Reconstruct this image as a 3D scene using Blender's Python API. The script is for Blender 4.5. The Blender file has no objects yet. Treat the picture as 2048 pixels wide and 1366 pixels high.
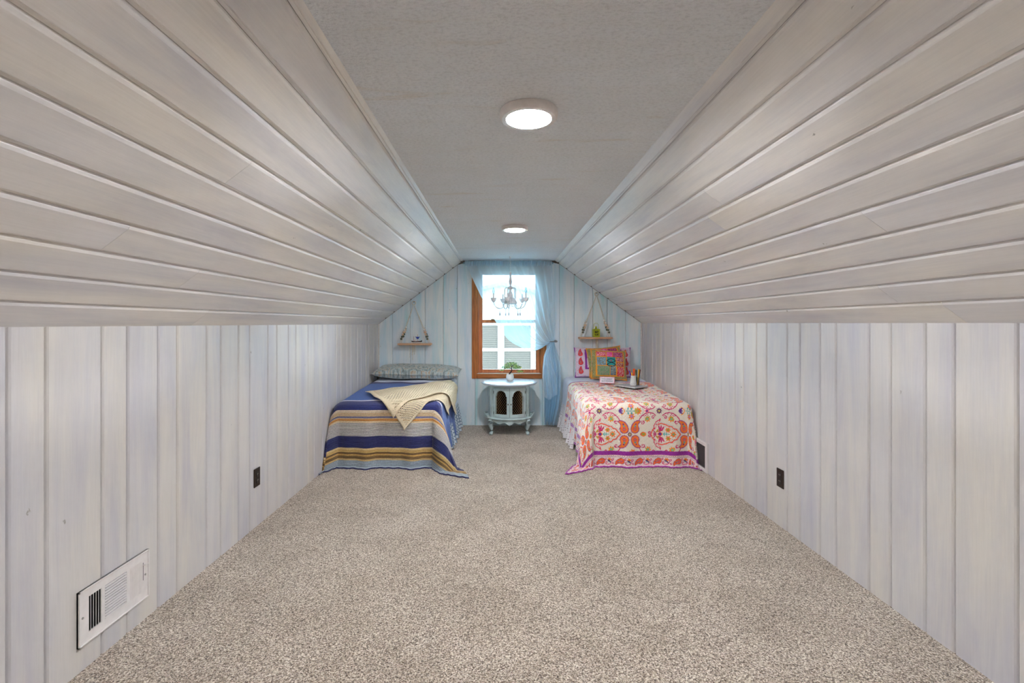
import bpy, math, random
import numpy as np
from mathutils import Vector
random.seed(7); np.random.seed(7)
SC = bpy.context.scene
COL = SC.collection
PI = math.pi

# ------------------------------------------------------------------ camera, sky, exposure
F = 950.0; VX = 1003.3; VY = 646.5; CAMZ = 1.27         # focal length in pixels, vanishing point, eye height
cam = bpy.data.cameras.new('camera'); cam.sensor_width = 36.0; cam.lens = 36.0 * F / 2048.0
cam.shift_x = (1024 - VX) / 2048.0; cam.shift_y = -(683 - VY) / 2048.0
cam.clip_start = 0.05; cam.clip_end = 200
camo = bpy.data.objects.new('camera', cam); COL.objects.link(camo)
camo.location = (0, 0, CAMZ); camo.rotation_euler = (PI / 2, 0, 0)
SC.camera = camo

w = bpy.data.worlds.new('overcast_sky'); SC.world = w; w.use_nodes = True
w.node_tree.nodes['Background'].inputs[0].default_value = (0.47, 0.79, 1.0, 1)
w.node_tree.nodes['Background'].inputs[1].default_value = 10.0
SC.view_settings.view_transform = 'Standard'; SC.view_settings.look = 'None'
SC.view_settings.gamma = 1.0; SC.view_settings.use_curve_mapping = False
SC.view_settings.exposure = 0.43
SC.cycles.diffuse_bounces = 10; SC.cycles.max_bounces = 16; SC.cycles.transparent_max_bounces = 16
LAMP = 790.0                                             # brightness of the ceiling discs

# room planes (metres)
XL, XR, YB, YF = -1.533, 1.741, 5.914, -3.1
HL, HR, ZC = 1.262, 1.275, 2.051
CL, CR = -0.480, 0.662                                  # flat ceiling edges

# ------------------------------------------------------------------ helpers
def lin(c):
    return tuple(((v / 255.0) / 12.92 if v / 255.0 <= 0.04045 else ((v / 255.0 + 0.055) / 1.055) ** 2.4) for v in c)
def rgba(c): return (*lin(c), 1.0)

class MB:
    def __init__(s): s.v = []; s.f = []
    def add(s, verts, faces):
        b = len(s.v); s.v += [tuple(p) for p in verts]; s.f += [tuple(i + b for i in f) for f in faces]; return s
    def box(s, x0, x1, y0, y1, z0, z1):
        return s.add([(x0,y0,z0),(x1,y0,z0),(x1,y1,z0),(x0,y1,z0),(x0,y0,z1),(x1,y0,z1),(x1,y1,z1),(x0,y1,z1)],
              [(0,3,2,1),(4,5,6,7),(0,1,5,4),(1,2,6,5),(2,3,7,6),(3,0,4,7)])
    def bbox(s, x0, x1, y0, y1, z0, z1, c=0.003):
        """box with chamfered edges"""
        X = (x0, x1); Y = (y0, y1); Z = (z0, z1); idx = {}; V = []
        for i in (0,1):
            for j in (0,1):
                for k in (0,1):
                    sx = c if i == 0 else -c; sy = c if j == 0 else -c; sz = c if k == 0 else -c
                    for a, p in enumerate(((X[i], Y[j]+sy, Z[k]+sz), (X[i]+sx, Y[j], Z[k]+sz), (X[i]+sx, Y[j]+sy, Z[k]))):
                        idx[i,j,k,a] = len(V); V.append(p)
        I = lambda i,j,k,a: idx[i,j,k,a]
        Fc = []
        Fc += [tuple(I(0,j,k,0) for j,k in ((0,0),(0,1),(1,1),(1,0))), tuple(I(1,j,k,0) for j,k in ((0,0),(1,0),(1,1),(0,1)))]
        Fc += [tuple(I(i,0,k,1) for i,k in ((0,0),(1,0),(1,1),(0,1))), tuple(I(i,1,k,1) for i,k in ((0,0),(0,1),(1,1),(1,0)))]
        Fc += [tuple(I(i,j,0,2) for i,j in ((0,0),(0,1),(1,1),(1,0))), tuple(I(i,j,1,2) for i,j in ((0,0),(1,0),(1,1),(0,1)))]
        for a in (0,1):
            for b in (0,1):
                Fc.append((I(a,b,0,0),I(a,b,0,1),I(a,b,1,1),I(a,b,1,0)))
                Fc.append((I(a,0,b,0),I(a,0,b,2),I(a,1,b,2),I(a,1,b,0)))
                Fc.append((I(0,a,b,1),I(0,a,b,2),I(1,a,b,2),I(1,a,b,1)))
        for i in (0,1):
            for j in (0,1):
                for k in (0,1): Fc.append((I(i,j,k,0),I(i,j,k,1),I(i,j,k,2)))
        return s.add(V, Fc)
    def tube(s, pts, r, n=8, caps=True):
        pts = [Vector(p) for p in pts]; rs = r if isinstance(r, (list, tuple)) else [r] * len(pts)
        V = []; Fc = []; up = None
        for i, p in enumerate(pts):
            t = (pts[min(i+1, len(pts)-1)] - pts[max(i-1, 0)])
            t = t.normalized() if t.length > 1e-9 else Vector((0,0,1))
            if up is None:
                up = Vector((0,0,1)) if abs(t.z) < 0.9 else Vector((1,0,0))
            a = t.cross(up)
            if a.length < 1e-6: a = t.cross(Vector((0.3,1,0.2)))
            a.normalize(); b = t.cross(a).normalized(); up = -b if False else up
            for k in range(n):
                th = 2 * PI * k / n
                V.append(p + (a * math.cos(th) + b * math.sin(th)) * rs[i])
        m = len(pts)
        for i in range(m - 1):
            for k in range(n):
                k2 = (k + 1) % n
                Fc.append((i*n+k, i*n+k2, (i+1)*n+k2, (i+1)*n+k))
        if caps:
            Fc.append(tuple(range(n))[::-1]); Fc.append(tuple((m-1)*n + k for k in range(n)))
        return s.add(V, Fc)
    def lathe(s, prof, cx, cy, n=24, cz=0.0, a0=0.0, a1=2*PI):
        full = abs(a1 - a0 - 2*PI) < 1e-6; m = n if full else n + 1
        V = []; Fc = []
        for (r, z) in prof:
            for k in range(m):
                th = a0 + (a1 - a0) * k / n
                V.append((cx + r*math.cos(th), cy + r*math.sin(th), cz + z))
        for i in range(len(prof) - 1):
            for k in range(n):
                k2 = (k + 1) % m
                Fc.append((i*m+k, i*m+k2, (i+1)*m+k2, (i+1)*m+k))
        if full:
            if prof[0][0] > 1e-6: Fc.append(tuple(range(m))[::-1])
            if prof[-1][0] > 1e-6: Fc.append(tuple((len(prof)-1)*m + k for k in range(m)))
        return s.add(V, Fc)
    def ball(s, c, r, n=10, m=6, sz=1.0):
        return s.lathe([(max(r*math.sin(PI*i/m), 1e-5), -r*sz*math.cos(PI*i/m)) for i in range(m+1)], c[0], c[1], n, c[2])
    def prism(s, poly, axis, a, b):
        """extrude 2D poly along axis: 'x' poly=(y,z); 'y' poly=(x,z); 'z' poly=(x,y)"""
        def P(p, t): return {'x': (t, p[0], p[1]), 'y': (p[0], t, p[1]), 'z': (p[0], p[1], t)}[axis]
        n = len(poly)
        V = [P(p, a) for p in poly] + [P(p, b) for p in poly]
        Fc = [tuple(range(n)), tuple(range(n, 2*n))[::-1]] + [(i, i+n, (i+1) % n + n, (i+1) % n) for i in range(n)]
        return s.add(V, Fc)
    def grid(s, P, closed_u=False):
        """P: rows x cols list of points"""
        R = len(P); C = len(P[0]); V = [p for r in P for p in r]; Fc = []
        for i in range(R - 1):
            for j in range(C - 1 + (1 if closed_u else 0)):
                j2 = (j + 1) % C
                Fc.append((i*C+j, i*C+j2, (i+1)*C+j2, (i+1)*C+j))
        return s.add(V, Fc)

def setp(o, label=None, cat=None, group=None, kind=None, category=None):
    cat = cat or category
    if label: o['label'] = label
    if cat: o['category'] = cat
    if group: o['group'] = group
    if kind: o['kind'] = kind
    return o
def wloc(o):
    v = Vector((0,0,0))
    while o is not None: v += o.location; o = o.parent
    return v
def obj(name, mb, mat, parent=None, origin=None, smooth=False, **kw):
    """one mesh object; mb in world coordinates"""
    base = wloc(parent) if parent else Vector((0,0,0))
    org = Vector(origin) if origin is not None else base
    me = bpy.data.meshes.new(name)
    V = np.asarray(mb.v, dtype=np.float32) - np.asarray(org, dtype=np.float32)
    me.from_pydata(V.tolist(), [], mb.f); me.update()
    # consistent outward normals
    import bmesh
    if len(mb.f) < 60000:
        bm = bmesh.new(); bm.from_mesh(me); bmesh.ops.recalc_face_normals(bm, faces=bm.faces); bm.to_mesh(me); bm.free()
    if smooth:
        me.polygons.foreach_set('use_smooth', [True] * len(me.polygons))
        if smooth != 'full':
            try: me.set_sharp_from_angle(angle=math.radians(40))
            except Exception: pass
    me.materials.append(mat)
    o = bpy.data.objects.new(name, me); COL.objects.link(o)
    if parent: o.parent = parent
    o.location = org - base
    setp(o, **kw)
    return o
def thing(name, loc, label, cat, group=None):
    o = bpy.data.objects.new(name, None); COL.objects.link(o); o.location = loc; o.empty_display_size = 0.05
    return setp(o, label, cat, group)
def at(px, py, Y):
    """world point seen at a photo pixel at depth Y (used to read sizes off the photograph)"""
    return Vector(((px - VX) * Y / F, Y, CAMZ - (py - VY) * Y / F))

# ------------------------------------------------------------------ materials
def newmat(name):
    m = bpy.data.materials.new(name); m.use_nodes = True
    nt = m.node_tree; return m, nt, nt.nodes['Principled BSDF']
def N(nt, t, **kw):
    n = nt.nodes.new(t)
    for k, v in kw.items():
        if k.startswith('i_'):
            key = k[2:]; key = int(key) if key.isdigit() else key.replace('_', ' ')
            n.inputs[key].default_value = v
        else: setattr(n, k, v)
    return n
def ramp(nt, stops, interp='LINEAR'):
    r = nt.nodes.new('ShaderNodeValToRGB'); cr = r.color_ramp; cr.interpolation = interp
    while len(cr.elements) > 1: cr.elements.remove(cr.elements[-1])
    cr.elements[0].position = stops[0][0]; cr.elements[0].color = (*stops[0][1][:3], 1)
    for p, c in stops[1:]:
        e = cr.elements.new(p); e.color = (*c[:3], 1)
    return r
def simple(name, col, rough=0.6, metal=0.0, noise=0.06, scale=40, bump=0.0, bscale=200, spec=0.5):
    m, nt, b = newmat(name); L = nt.links
    tc = N(nt, 'ShaderNodeTexCoord'); nz = N(nt, 'ShaderNodeTexNoise', i_Scale=scale, i_Detail=4.0)
    L.new(tc.outputs['Object'], nz.inputs['Vector'])
    c = lin(col); lo = tuple(max(v*(1-noise*2.5), 0) for v in c); hi = tuple(min(v*(1+noise*1.5), 1) for v in c)
    r = ramp(nt, [(0.3, lo), (0.7, hi)]); L.new(nz.outputs['Fac'], r.inputs[0]); L.new(r.outputs[0], b.inputs['Base Color'])
    b.inputs['Roughness'].default_value = rough; b.inputs['Metallic'].default_value = metal
    b.inputs['Specular IOR Level'].default_value = spec
    if bump:
        n2 = N(nt, 'ShaderNodeTexNoise', i_Scale=bscale, i_Detail=3.0); L.new(tc.outputs['Object'], n2.inputs['Vector'])
        bp = N(nt, 'ShaderNodeBump', i_Strength=bump, i_Distance=0.002); L.new(n2.outputs['Fac'], bp.inputs['Height'])
        L.new(bp.outputs[0], b.inputs['Normal'])
    return m
def whitewash(name, axis, cols, knots=True):
    """brushed translucent whitewash over pine, streaks along axis"""
    m, nt, b = newmat(name); L = nt.links
    tc = N(nt, 'ShaderNodeTexCoord'); oi = N(nt, 'ShaderNodeObjectInfo')
    mul = N(nt, 'ShaderNodeVectorMath', operation='SCALE'); mul.inputs[0].default_value = (31.0, 17.0, 23.0)
    L.new(oi.outputs['Random'], mul.inputs['Scale'])
    ad = N(nt, 'ShaderNodeVectorMath', operation='ADD'); L.new(tc.outputs['Object'], ad.inputs[0]); L.new(mul.outputs[0], ad.inputs[1])
    def mapped(across, along):
        sc = [across]*3; sc['xyz'.index(axis)] = along
        mp = N(nt, 'ShaderNodeMapping'); mp.inputs['Scale'].default_value = sc
        L.new(ad.outputs[0], mp.inputs['Vector']); return mp.outputs[0]
    n1 = N(nt, 'ShaderNodeTexNoise', i_Scale=1.0, i_Detail=5.0, i_Roughness=0.62, i_Distortion=0.4); L.new(mapped(9, 1.1), n1.inputs['Vector'])
    r1 = ramp(nt, [(0.28, lin(cols[0])), (0.45, lin(cols[1])), (0.58, lin(cols[2])), (0.74, lin(cols[3]))])
    L.new(n1.outputs['Fac'], r1.inputs[0])
    n2 = N(nt, 'ShaderNodeTexNoise', i_Scale=1.0, i_Detail=4.0, i_Roughness=0.7); L.new(mapped(190, 5), n2.inputs['Vector'])
    mx = N(nt, 'ShaderNodeMixRGB', blend_type='MULTIPLY', i_Fac=1.0)
    r2 = ramp(nt, [(0.30, (0.945,0.943,0.94)), (0.60, (1,1,1))]); L.new(n2.outputs['Fac'], r2.inputs[0])
    L.new(r1.outputs[0], mx.inputs[1]); L.new(r2.outputs[0], mx.inputs[2])
    last = mx.outputs[0]
    # pale warm / cool drift from board to board
    n3 = N(nt, 'ShaderNodeTexNoise', i_Scale=1.0, i_Detail=2.0); L.new(mapped(3.0, 0.9), n3.inputs['Vector'])
    r3 = ramp(nt, [(0.35, (0.93,0.94,0.99)), (0.65, (1.0,0.985,0.95))]); L.new(n3.outputs['Fac'], r3.inputs[0])
    m3 = N(nt, 'ShaderNodeMixRGB', blend_type='MULTIPLY', i_Fac=1.0); L.new(last, m3.inputs[1]); L.new(r3.outputs[0], m3.inputs[2]); last = m3.outputs[0]
    hsum = n2.outputs['Fac']
    if knots:
        vo = N(nt, 'ShaderNodeTexVoronoi', i_Scale=1.0, i_Randomness=1.0); L.new(mapped(6.0, 3.4), vo.inputs['Vector'])
        n4 = N(nt, 'ShaderNodeTexNoise', i_Scale=1.0, i_Detail=3.0); L.new(mapped(160, 90), n4.inputs['Vector'])
        sm = N(nt, 'ShaderNodeMath', operation='MULTIPLY_ADD'); sm.inputs[1].default_value = 0.16; L.new(n4.outputs['Fac'], sm.inputs[0]); L.new(vo.outputs['Distance'], sm.inputs[2])
        kr = ramp(nt, [(0.0, (1,1,1)), (0.095, (1,1,1)), (0.11, (0,0,0))]); L.new(sm.outputs[0], kr.inputs[0])
        km = N(nt, 'ShaderNodeMixRGB', blend_type='MIX'); L.new(kr.outputs[0], km.inputs[0]); L.new(last, km.inputs[1]); km.inputs[2].default_value = rgba((158, 154, 148)); last = km.outputs[0]
    L.new(last, b.inputs['Base Color'])
    b.inputs['Roughness'].default_value = 0.42; b.inputs['Specular IOR Level'].default_value = 0.5
    bp = N(nt, 'ShaderNodeBump', i_Strength=0.22, i_Distance=0.0015); L.new(hsum, bp.inputs['Height']); L.new(bp.outputs[0], b.inputs['Normal'])
    return m
WASH = [(195, 192, 198), (206, 203, 202), (213, 209, 204), (217, 213, 207)]
M = {}
M['wash_v'] = whitewash('whitewashed_pine_upright', 'z', WASH)
M['wash_h'] = whitewash('whitewashed_pine_lengthwise', 'y', [(216, 213, 215), (230, 227, 224), (238, 234, 229), (242, 239, 235)])
M['wash_blue'] = whitewash('aqua_washed_pine', 'z', [(188, 232, 235), (218, 236, 242), (236, 243, 244), (224, 240, 246)])
M['groove'] = simple('grey_stained_backing', (128, 120, 114), 0.8)
M['trimpaint'] = simple('white_trim_paint', (226, 220, 214), 0.5)

def carpet():
    m, nt, b = newmat('taupe_cut_pile_carpet'); L = nt.links
    tc = N(nt, 'ShaderNodeTexCoord')
    v1 = N(nt, 'ShaderNodeTexVoronoi', i_Scale=250.0); L.new(tc.outputs['Object'], v1.inputs['Vector'])
    sx = N(nt, 'ShaderNodeSeparateColor'); L.new(v1.outputs['Color'], sx.inputs[0])
    n1 = N(nt, 'ShaderNodeTexNoise', i_Scale=120.0, i_Detail=2.0); L.new(tc.outputs['Object'], n1.inputs['Vector'])
    av = N(nt, 'ShaderNodeMath', operation='MULTIPLY_ADD'); av.inputs[1].default_value = 0.55; L.new(n1.outputs['Fac'], av.inputs[0])
    hv = N(nt, 'ShaderNodeMath', operation='MULTIPLY'); hv.inputs[1].default_value = 0.45; L.new(sx.outputs[0], hv.inputs[0]); L.new(hv.outputs[0], av.inputs[2])
    r = ramp(nt, [(0.30, lin((90, 74, 60))), (0.42, lin((157, 139, 120))), (0.58, lin((201, 186, 167))), (0.72, lin((242, 232, 217)))])
    L.new(av.outputs[0], r.inputs[0])
    n2 = N(nt, 'ShaderNodeTexNoise', i_Scale=2.6, i_Detail=4.0, i_Roughness=0.6); L.new(tc.outputs['Object'], n2.inputs['Vector'])
    r2 = ramp(nt, [(0.40, (0.86, 0.845, 0.825)), (0.58, (1.0, 1.0, 1.0))]); L.new(n2.outputs['Fac'], r2.inputs[0])
    mx = N(nt, 'ShaderNodeMixRGB', blend_type='MULTIPLY', i_Fac=1.0); L.new(r.outputs[0], mx.inputs[1]); L.new(r2.outputs[0], mx.inputs[2])
    L.new(mx.outputs[0], b.inputs['Base Color']); b.inputs['Roughness'].default_value = 0.95; b.inputs['Specular IOR Level'].default_value = 0.1
    b.inputs['Sheen Weight'].default_value = 0.28; b.inputs['Sheen Roughness'].default_value = 0.45
    vo = N(nt, 'ShaderNodeTexVoronoi', i_Scale=210.0); L.new(tc.outputs['Object'], vo.inputs['Vector'])
    bp = N(nt, 'ShaderNodeBump', i_Strength=0.9, i_Distance=0.006); bp.invert = True
    L.new(vo.outputs['Distance'], bp.inputs['Height']); L.new(bp.outputs[0], b.inputs['Normal'])
    return m
M['carpet'] = carpet()
def stucco():
    m, nt, b = newmat('cream_textured_plaster'); L = nt.links
    tc = N(nt, 'ShaderNodeTexCoord')
    n1 = N(nt, 'ShaderNodeTexNoise', i_Scale=95.0, i_Detail=4.0, i_Roughness=0.65)
    mp = N(nt, 'ShaderNodeMapping'); mp.inputs['Scale'].default_value = (0.75, 1.3, 1); L.new(tc.outputs['Object'], mp.inputs['Vector']); L.new(mp.outputs[0], n1.inputs['Vector'])
    mp2 = N(nt, 'ShaderNodeMapping'); mp2.inputs['Scale'].default_value = (1.2, 7.0, 1); L.new(tc.outputs['Object'], mp2.inputs['Vector'])
    n2 = N(nt, 'ShaderNodeTexNoise', i_Scale=1.6, i_Detail=5.0, i_Distortion=1.0); L.new(mp2.outputs[0], n2.inputs['Vector'])
    r = ramp(nt, [(0.30, lin((243, 246, 250))), (0.64, lin((241, 243, 245))), (0.82, lin((228, 219, 206)))]); L.new(n2.outputs['Fac'], r.inputs[0])
    rr = ramp(nt, [(0.32, (0.86,0.86,0.86)), (0.52, (1,1,1))]); L.new(n1.outputs['Fac'], rr.inputs[0])
    mx = N(nt, 'ShaderNodeMixRGB', blend_type='MULTIPLY', i_Fac=1.0); L.new(r.outputs[0], mx.inputs[1]); L.new(rr.outputs[0], mx.inputs[2])
    L.new(mx.outputs[0], b.inputs['Base Color']); b.inputs['Roughness'].default_value = 0.7
    bp = N(nt, 'ShaderNodeBump', i_Strength=1.0, i_Distance=0.012); L.new(n1.outputs['Fac'], bp.inputs['Height']); L.new(bp.outputs[0], b.inputs['Normal'])
    return m
M['stucco'] = stucco()
def wood(name, c0, c1, axis='z', rough=0.4, sc=30):
    m, nt, b = newmat(name); L = nt.links
    tc = N(nt, 'ShaderNodeTexCoord'); mp = N(nt, 'ShaderNodeMapping'); s = [sc]*3; s['xyz'.index(axis)] = sc*0.07; mp.inputs['Scale'].default_value = s
    L.new(tc.outputs['Object'], mp.inputs['Vector'])
    n1 = N(nt, 'ShaderNodeTexNoise', i_Scale=1.5, i_Detail=6.0, i_Distortion=1.2); L.new(mp.outputs[0], n1.inputs['Vector'])
    r = ramp(nt, [(0.3, lin(c0)), (0.7, lin(c1))]); L.new(n1.outputs['Fac'], r.inputs[0]); L.new(r.outputs[0], b.inputs['Base Color'])
    b.inputs['Roughness'].default_value = rough
    return m
M['oak_v'] = wood('honey_oak_upright', (132, 72, 24), (196, 118, 52), 'z')
M['oak_h'] = wood('honey_oak_level', (132, 72, 24), (196, 118, 52), 'x')
M['sash'] = wood('red_oak_sash', (168, 92, 50), (214, 132, 78), 'z')
M['shelfwood'] = wood('pale_shelf_wood', (198, 150, 116), (222, 178, 142), 'x', 0.5)
def glassmat(name, tint=(1,1,1), refl=0.06):
    m = bpy.data.materials.new(name); m.use_nodes = True; nt = m.node_tree; nt.nodes.clear(); L = nt.links
    o = N(nt, 'ShaderNodeOutputMaterial'); t = N(nt, 'ShaderNodeBsdfTransparent'); t.inputs[0].default_value = (*tint, 1)
    g = N(nt, 'ShaderNodeBsdfGlossy'); g.inputs['Roughness'].default_value = 0.02
    fr = N(nt, 'ShaderNodeFresnel', i_IOR=1.45); mx = N(nt, 'ShaderNodeMixShader')
    L.new(fr.outputs[0], mx.inputs[0]); L.new(t.outputs[0], mx.inputs[1]); L.new(g.outputs[0], mx.inputs[2]); L.new(mx.outputs[0], o.inputs[0])
    return m
M['pane'] = glassmat('window_glass', (0.96, 0.98, 0.98))
M['glass'] = glassmat('clear_glass', (0.86, 0.88, 0.86))
def sheer(name, col, opac):
    m = bpy.data.materials.new(name); m.use_nodes = True; nt = m.node_tree; nt.nodes.clear(); L = nt.links
    o = N(nt, 'ShaderNodeOutputMaterial'); t = N(nt, 'ShaderNodeBsdfTransparent')
    d = N(nt, 'ShaderNodeBsdfDiffuse'); d.inputs[0].default_value = rgba(col)
    tr = N(nt, 'ShaderNodeBsdfTranslucent'); tr.inputs[0].default_value = rgba(col)
    tc = N(nt, 'ShaderNodeTexCoord'); nz = N(nt, 'ShaderNodeTexNoise', i_Scale=300.0); L.new(tc.outputs['Object'], nz.inputs['Vector'])
    lw = N(nt, 'ShaderNodeLayerWeight', i_Blend=0.35)
    ma = N(nt, 'ShaderNodeMath', operation='MULTIPLY_ADD'); ma.use_clamp = True; ma.inputs[1].default_value = 0.75; ma.inputs[2].default_value = opac
    L.new(lw.outputs['Facing'], ma.inputs[0])
    m1 = N(nt, 'ShaderNodeMixShader', i_Fac=0.5); L.new(d.outputs[0], m1.inputs[1]); L.new(tr.outputs[0], m1.inputs[2])
    m2 = N(nt, 'ShaderNodeMixShader'); L.new(ma.outputs[0], m2.inputs[0]); L.new(t.outputs[0], m2.inputs[1]); L.new(m1.outputs[0], m2.inputs[2])
    L.new(m2.outputs[0], o.inputs[0]); return m
M['sheer'] = sheer('sheer_ice_blue_voile', (222, 241, 251), 0.64)
M['sheer2'] = sheer('gathered_ice_blue_voile', (210, 236, 248), 0.62)
def emis(name, col, s):
    m, nt, b = newmat(name); b.inputs['Emission Color'].default_value = (*col, 1); b.inputs['Emission Strength'].default_value = s
    b.inputs['Base Color'].default_value = (0.8,0.8,0.8,1); return m
M['lens'] = emis('lit_diffuser', (0.965, 0.985, 1.035), LAMP)
M['vcol'] = None
def vcolmat(name, rough=0.85, bump=0.3, bscale=260):
    m, nt, b = newmat(name); L = nt.links
    a = N(nt, 'ShaderNodeVertexColor'); a.layer_name = 'print'; 
    tc = N(nt, 'ShaderNodeTexCoord'); nz = N(nt, 'ShaderNodeTexNoise', i_Scale=bscale, i_Detail=2.0); L.new(tc.outputs['Object'], nz.inputs['Vector'])
    r = ramp(nt, [(0.3, (0.88,0.88,0.88)), (0.65, (1,1,1))]); L.new(nz.outputs['Fac'], r.inputs[0])
    mx = N(nt, 'ShaderNodeMixRGB', blend_type='MULTIPLY', i_Fac=1.0); L.new(a.outputs[0], mx.inputs[1]); L.new(r.outputs[0], mx.inputs[2])
    L.new(mx.outputs[0], b.inputs['Base Color']); b.inputs['Roughness'].default_value = rough; b.inputs['Specular IOR Level'].default_value = 0.25
    b.inputs['Sheen Weight'].default_value = 0.5
    n2 = N(nt, 'ShaderNodeTexVoronoi', i_Scale=55.0); L.new(tc.outputs['Object'], n2.inputs['Vector'])
    bp = N(nt, 'ShaderNodeBump', i_Strength=bump, i_Distance=0.004); bp.invert = True; L.new(n2.outputs['Distance'], bp.inputs['Height']); L.new(bp.outputs[0], b.inputs['Normal'])
    return m
M['floral'] = vcolmat('printed_floral_cotton')
M['patch'] = vcolmat('embroidered_patchwork', 0.6, 0.5)

# ------------------------------------------------------------------ the room shell
def structure(name, mb, mat, **kw):
    o = obj(name, mb, mat, kind='structure', **kw); return o
T = 0.012                                                # board thickness
floor = structure('floor', MB().box(XL-0.2, XR+0.2, YF-0.2, YB+0.25, -0.12, 0.0), M['carpet'])
setp(floor, 'taupe cut pile carpet covering the whole attic floor', 'carpet')
wl = structure('wall_left', MB().box(XL-T-0.15, XL-T, YF-0.1, YB+0.2, -0.1, HL), M['groove'])
setp(wl, 'white washed knee wall of upright boards on the left', 'wall')
wr = structure('wall_right', MB().box(XR+T, XR+T+0.15, YF-0.1, YB+0.2, -0.1, HR), M['groove'])
setp(wr, 'white washed knee wall of upright boards on the right', 'wall')
ce = structure('ceiling', MB().box(CL-0.03, CR+0.03, YF-0.1, YB+0.2, ZC, ZC+0.15), M['stucco'])
setp(ce, 'flat off white textured plaster strip of ceiling', 'ceiling')
# sloped sides
def slope_frame(A, C):
    d = Vector((C[0]-A[0], 0, C[1]-A[1])); L = d.length; d.normalize()
    n = Vector((d.z, 0, -d.x)) if d.x > 0 else Vector((-d.z, 0, d.x))
    if n.z > 0: n = -n
    return Vector((A[0], 0, A[1])), d, n, L
SL = slope_frame((XL, HL), (CL, ZC)); SR = slope_frame((XR, HR), (CR, ZC))
def slab(A, d, n, L):
    o = A - n*T; P = [o - d*0.10, o + d*(L+0.04), o + d*(L+0.04) - n*0.12, o - d*0.10 - n*0.12]
    return MB().prism([(p.x, p.z) for p in P], 'y', YF-0.1, YB+0.2)
sl = structure('wall_left_slope', slab(*SL), M['groove']); setp(sl, 'sloping left ceiling side clad in lengthwise planks', 'sloped wall')
sr = structure('wall_right_slope', slab(*SR), M['groove']); setp(sr, 'sloping right ceiling side clad in lengthwise planks', 'sloped wall')

def board(parent, mat, a, b, l0, l1, fmap, name='board', c=0.007, dep=0.007, g=0.0012, t=T, lip=False):
    """one board: width a..b, length l0..l1 (numbers or functions of width), eased edges; fmap(w,l,n)->world"""
    pr = [(a+g, 0.0), (a+g, t-dep), (a+g+c*0.35, t-dep*0.38), (a+g+c, t), (b-g-c, t), (b-g-c*0.35, t-dep*0.38), (b-g, t-dep), (b-g, 0.0)]
    if lip:      # stepped lower edge over an eased upper edge, as on the slopes
        pr[:4] = [(a+g, 0.0), (a+g, t-0.0085), (a+g+0.0095, t-0.0080), (a+g+0.0105, t-0.0030), (a+g+0.0135, t)]
    f0 = l0 if callable(l0) else (lambda w: l0); f1 = l1 if callable(l1) else (lambda w: l1)
    n = len(pr)
    V = [fmap(w_, f0(w_), q) for w_, q in pr] + [fmap(w_, f1(w_), q) for w_, q in pr]
    Fc = [tuple(range(n)), tuple(range(n, 2*n))[::-1]] + [(i, i+n, (i+1) % n + n, (i+1) % n) for i in range(n)]
    return obj(name, MB().add(V, Fc), mat, parent)
# upright boards: widths repeat 0.124 / 0.224 / 0.124 / 0.1745
offs = [0.0, 0.124, 0.348, 0.472]
js = sorted([1.475 + 0.6465*k + o for k in range(-4, 8) for o in offs])
js = [j for j in js if -0.6 < j < YB - 0.03]
js.append(YB)
for a, b in zip(js[:-1], js[1:]):
    board(wl, M['wash_v'], a, b, 0.0, HL-0.004, lambda w_, l, n: (XL - T + n, w_, l), c=0.008, dep=0.010, g=0.0016)
    board(wr, M['wash_v'], a+0.006, b+(0.006 if b < YB else 0), 0.0, HR-0.004, lambda w_, l, n: (XR + T - n, w_, l), c=0.008, dep=0.010, g=0.0016)
# plain stretch of the knee walls further back, behind the camera
obj('rear_panel', MB().box(XL-T, XL, YF, js[0]-0.002, 0, HL), M['wash_v'], wl)
obj('rear_panel', MB().box(XR, XR+T, YF, js[0]-0.002, 0, HR), M['wash_v'], wr)
# lengthwise planks on the slopes
def slope_planks(par, fr, xs, splits):
    A, d, n, L = fr
    ws = [(x - A.x) / d.x for x in xs]
    fm = lambda w_, l, q: tuple(A + d*w_ + n*(q - T) + Vector((0, l, 0)))
    for i, (a, b) in enumerate(zip(ws[:-1], ws[1:])):
        cuts = [YF] + splits.get(i, []) + [YB]
        for y0, y1 in zip(cuts[:-1], cuts[1:]):
            board(par, M['wash_h'], a, b, y0 + (0.0006 if y0 > YF else 0), y1 - (0.0006 if y1 < YB else 0), fm, 'plank', c=0.0125, dep=0.0105, g=0.0006, lip=True)
slope_planks(sl, SL, [XL-0.02, -1.442, -1.338, -1.2335, -1.129, -1.0246, -0.920, -0.8155, -0.711, -0.6065, -0.505, CL+0.012],
    {0: [2.35], 2: [1.95], 3: [1.45], 6: [1.56], 8: [3.4], 5: [4.1]})
slope_planks(sr, SR, [XR+0.02, 1.642, 1.537, 1.432, 1.3255, 1.2205, 1.116, 1.0125, 0.911, 0.8085, 0.706, CR-0.012],
    {0: [1.78], 1: [1.95], 4: [1.62], 6: [2.35], 7: [2.15], 3: [3.6]})
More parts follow.
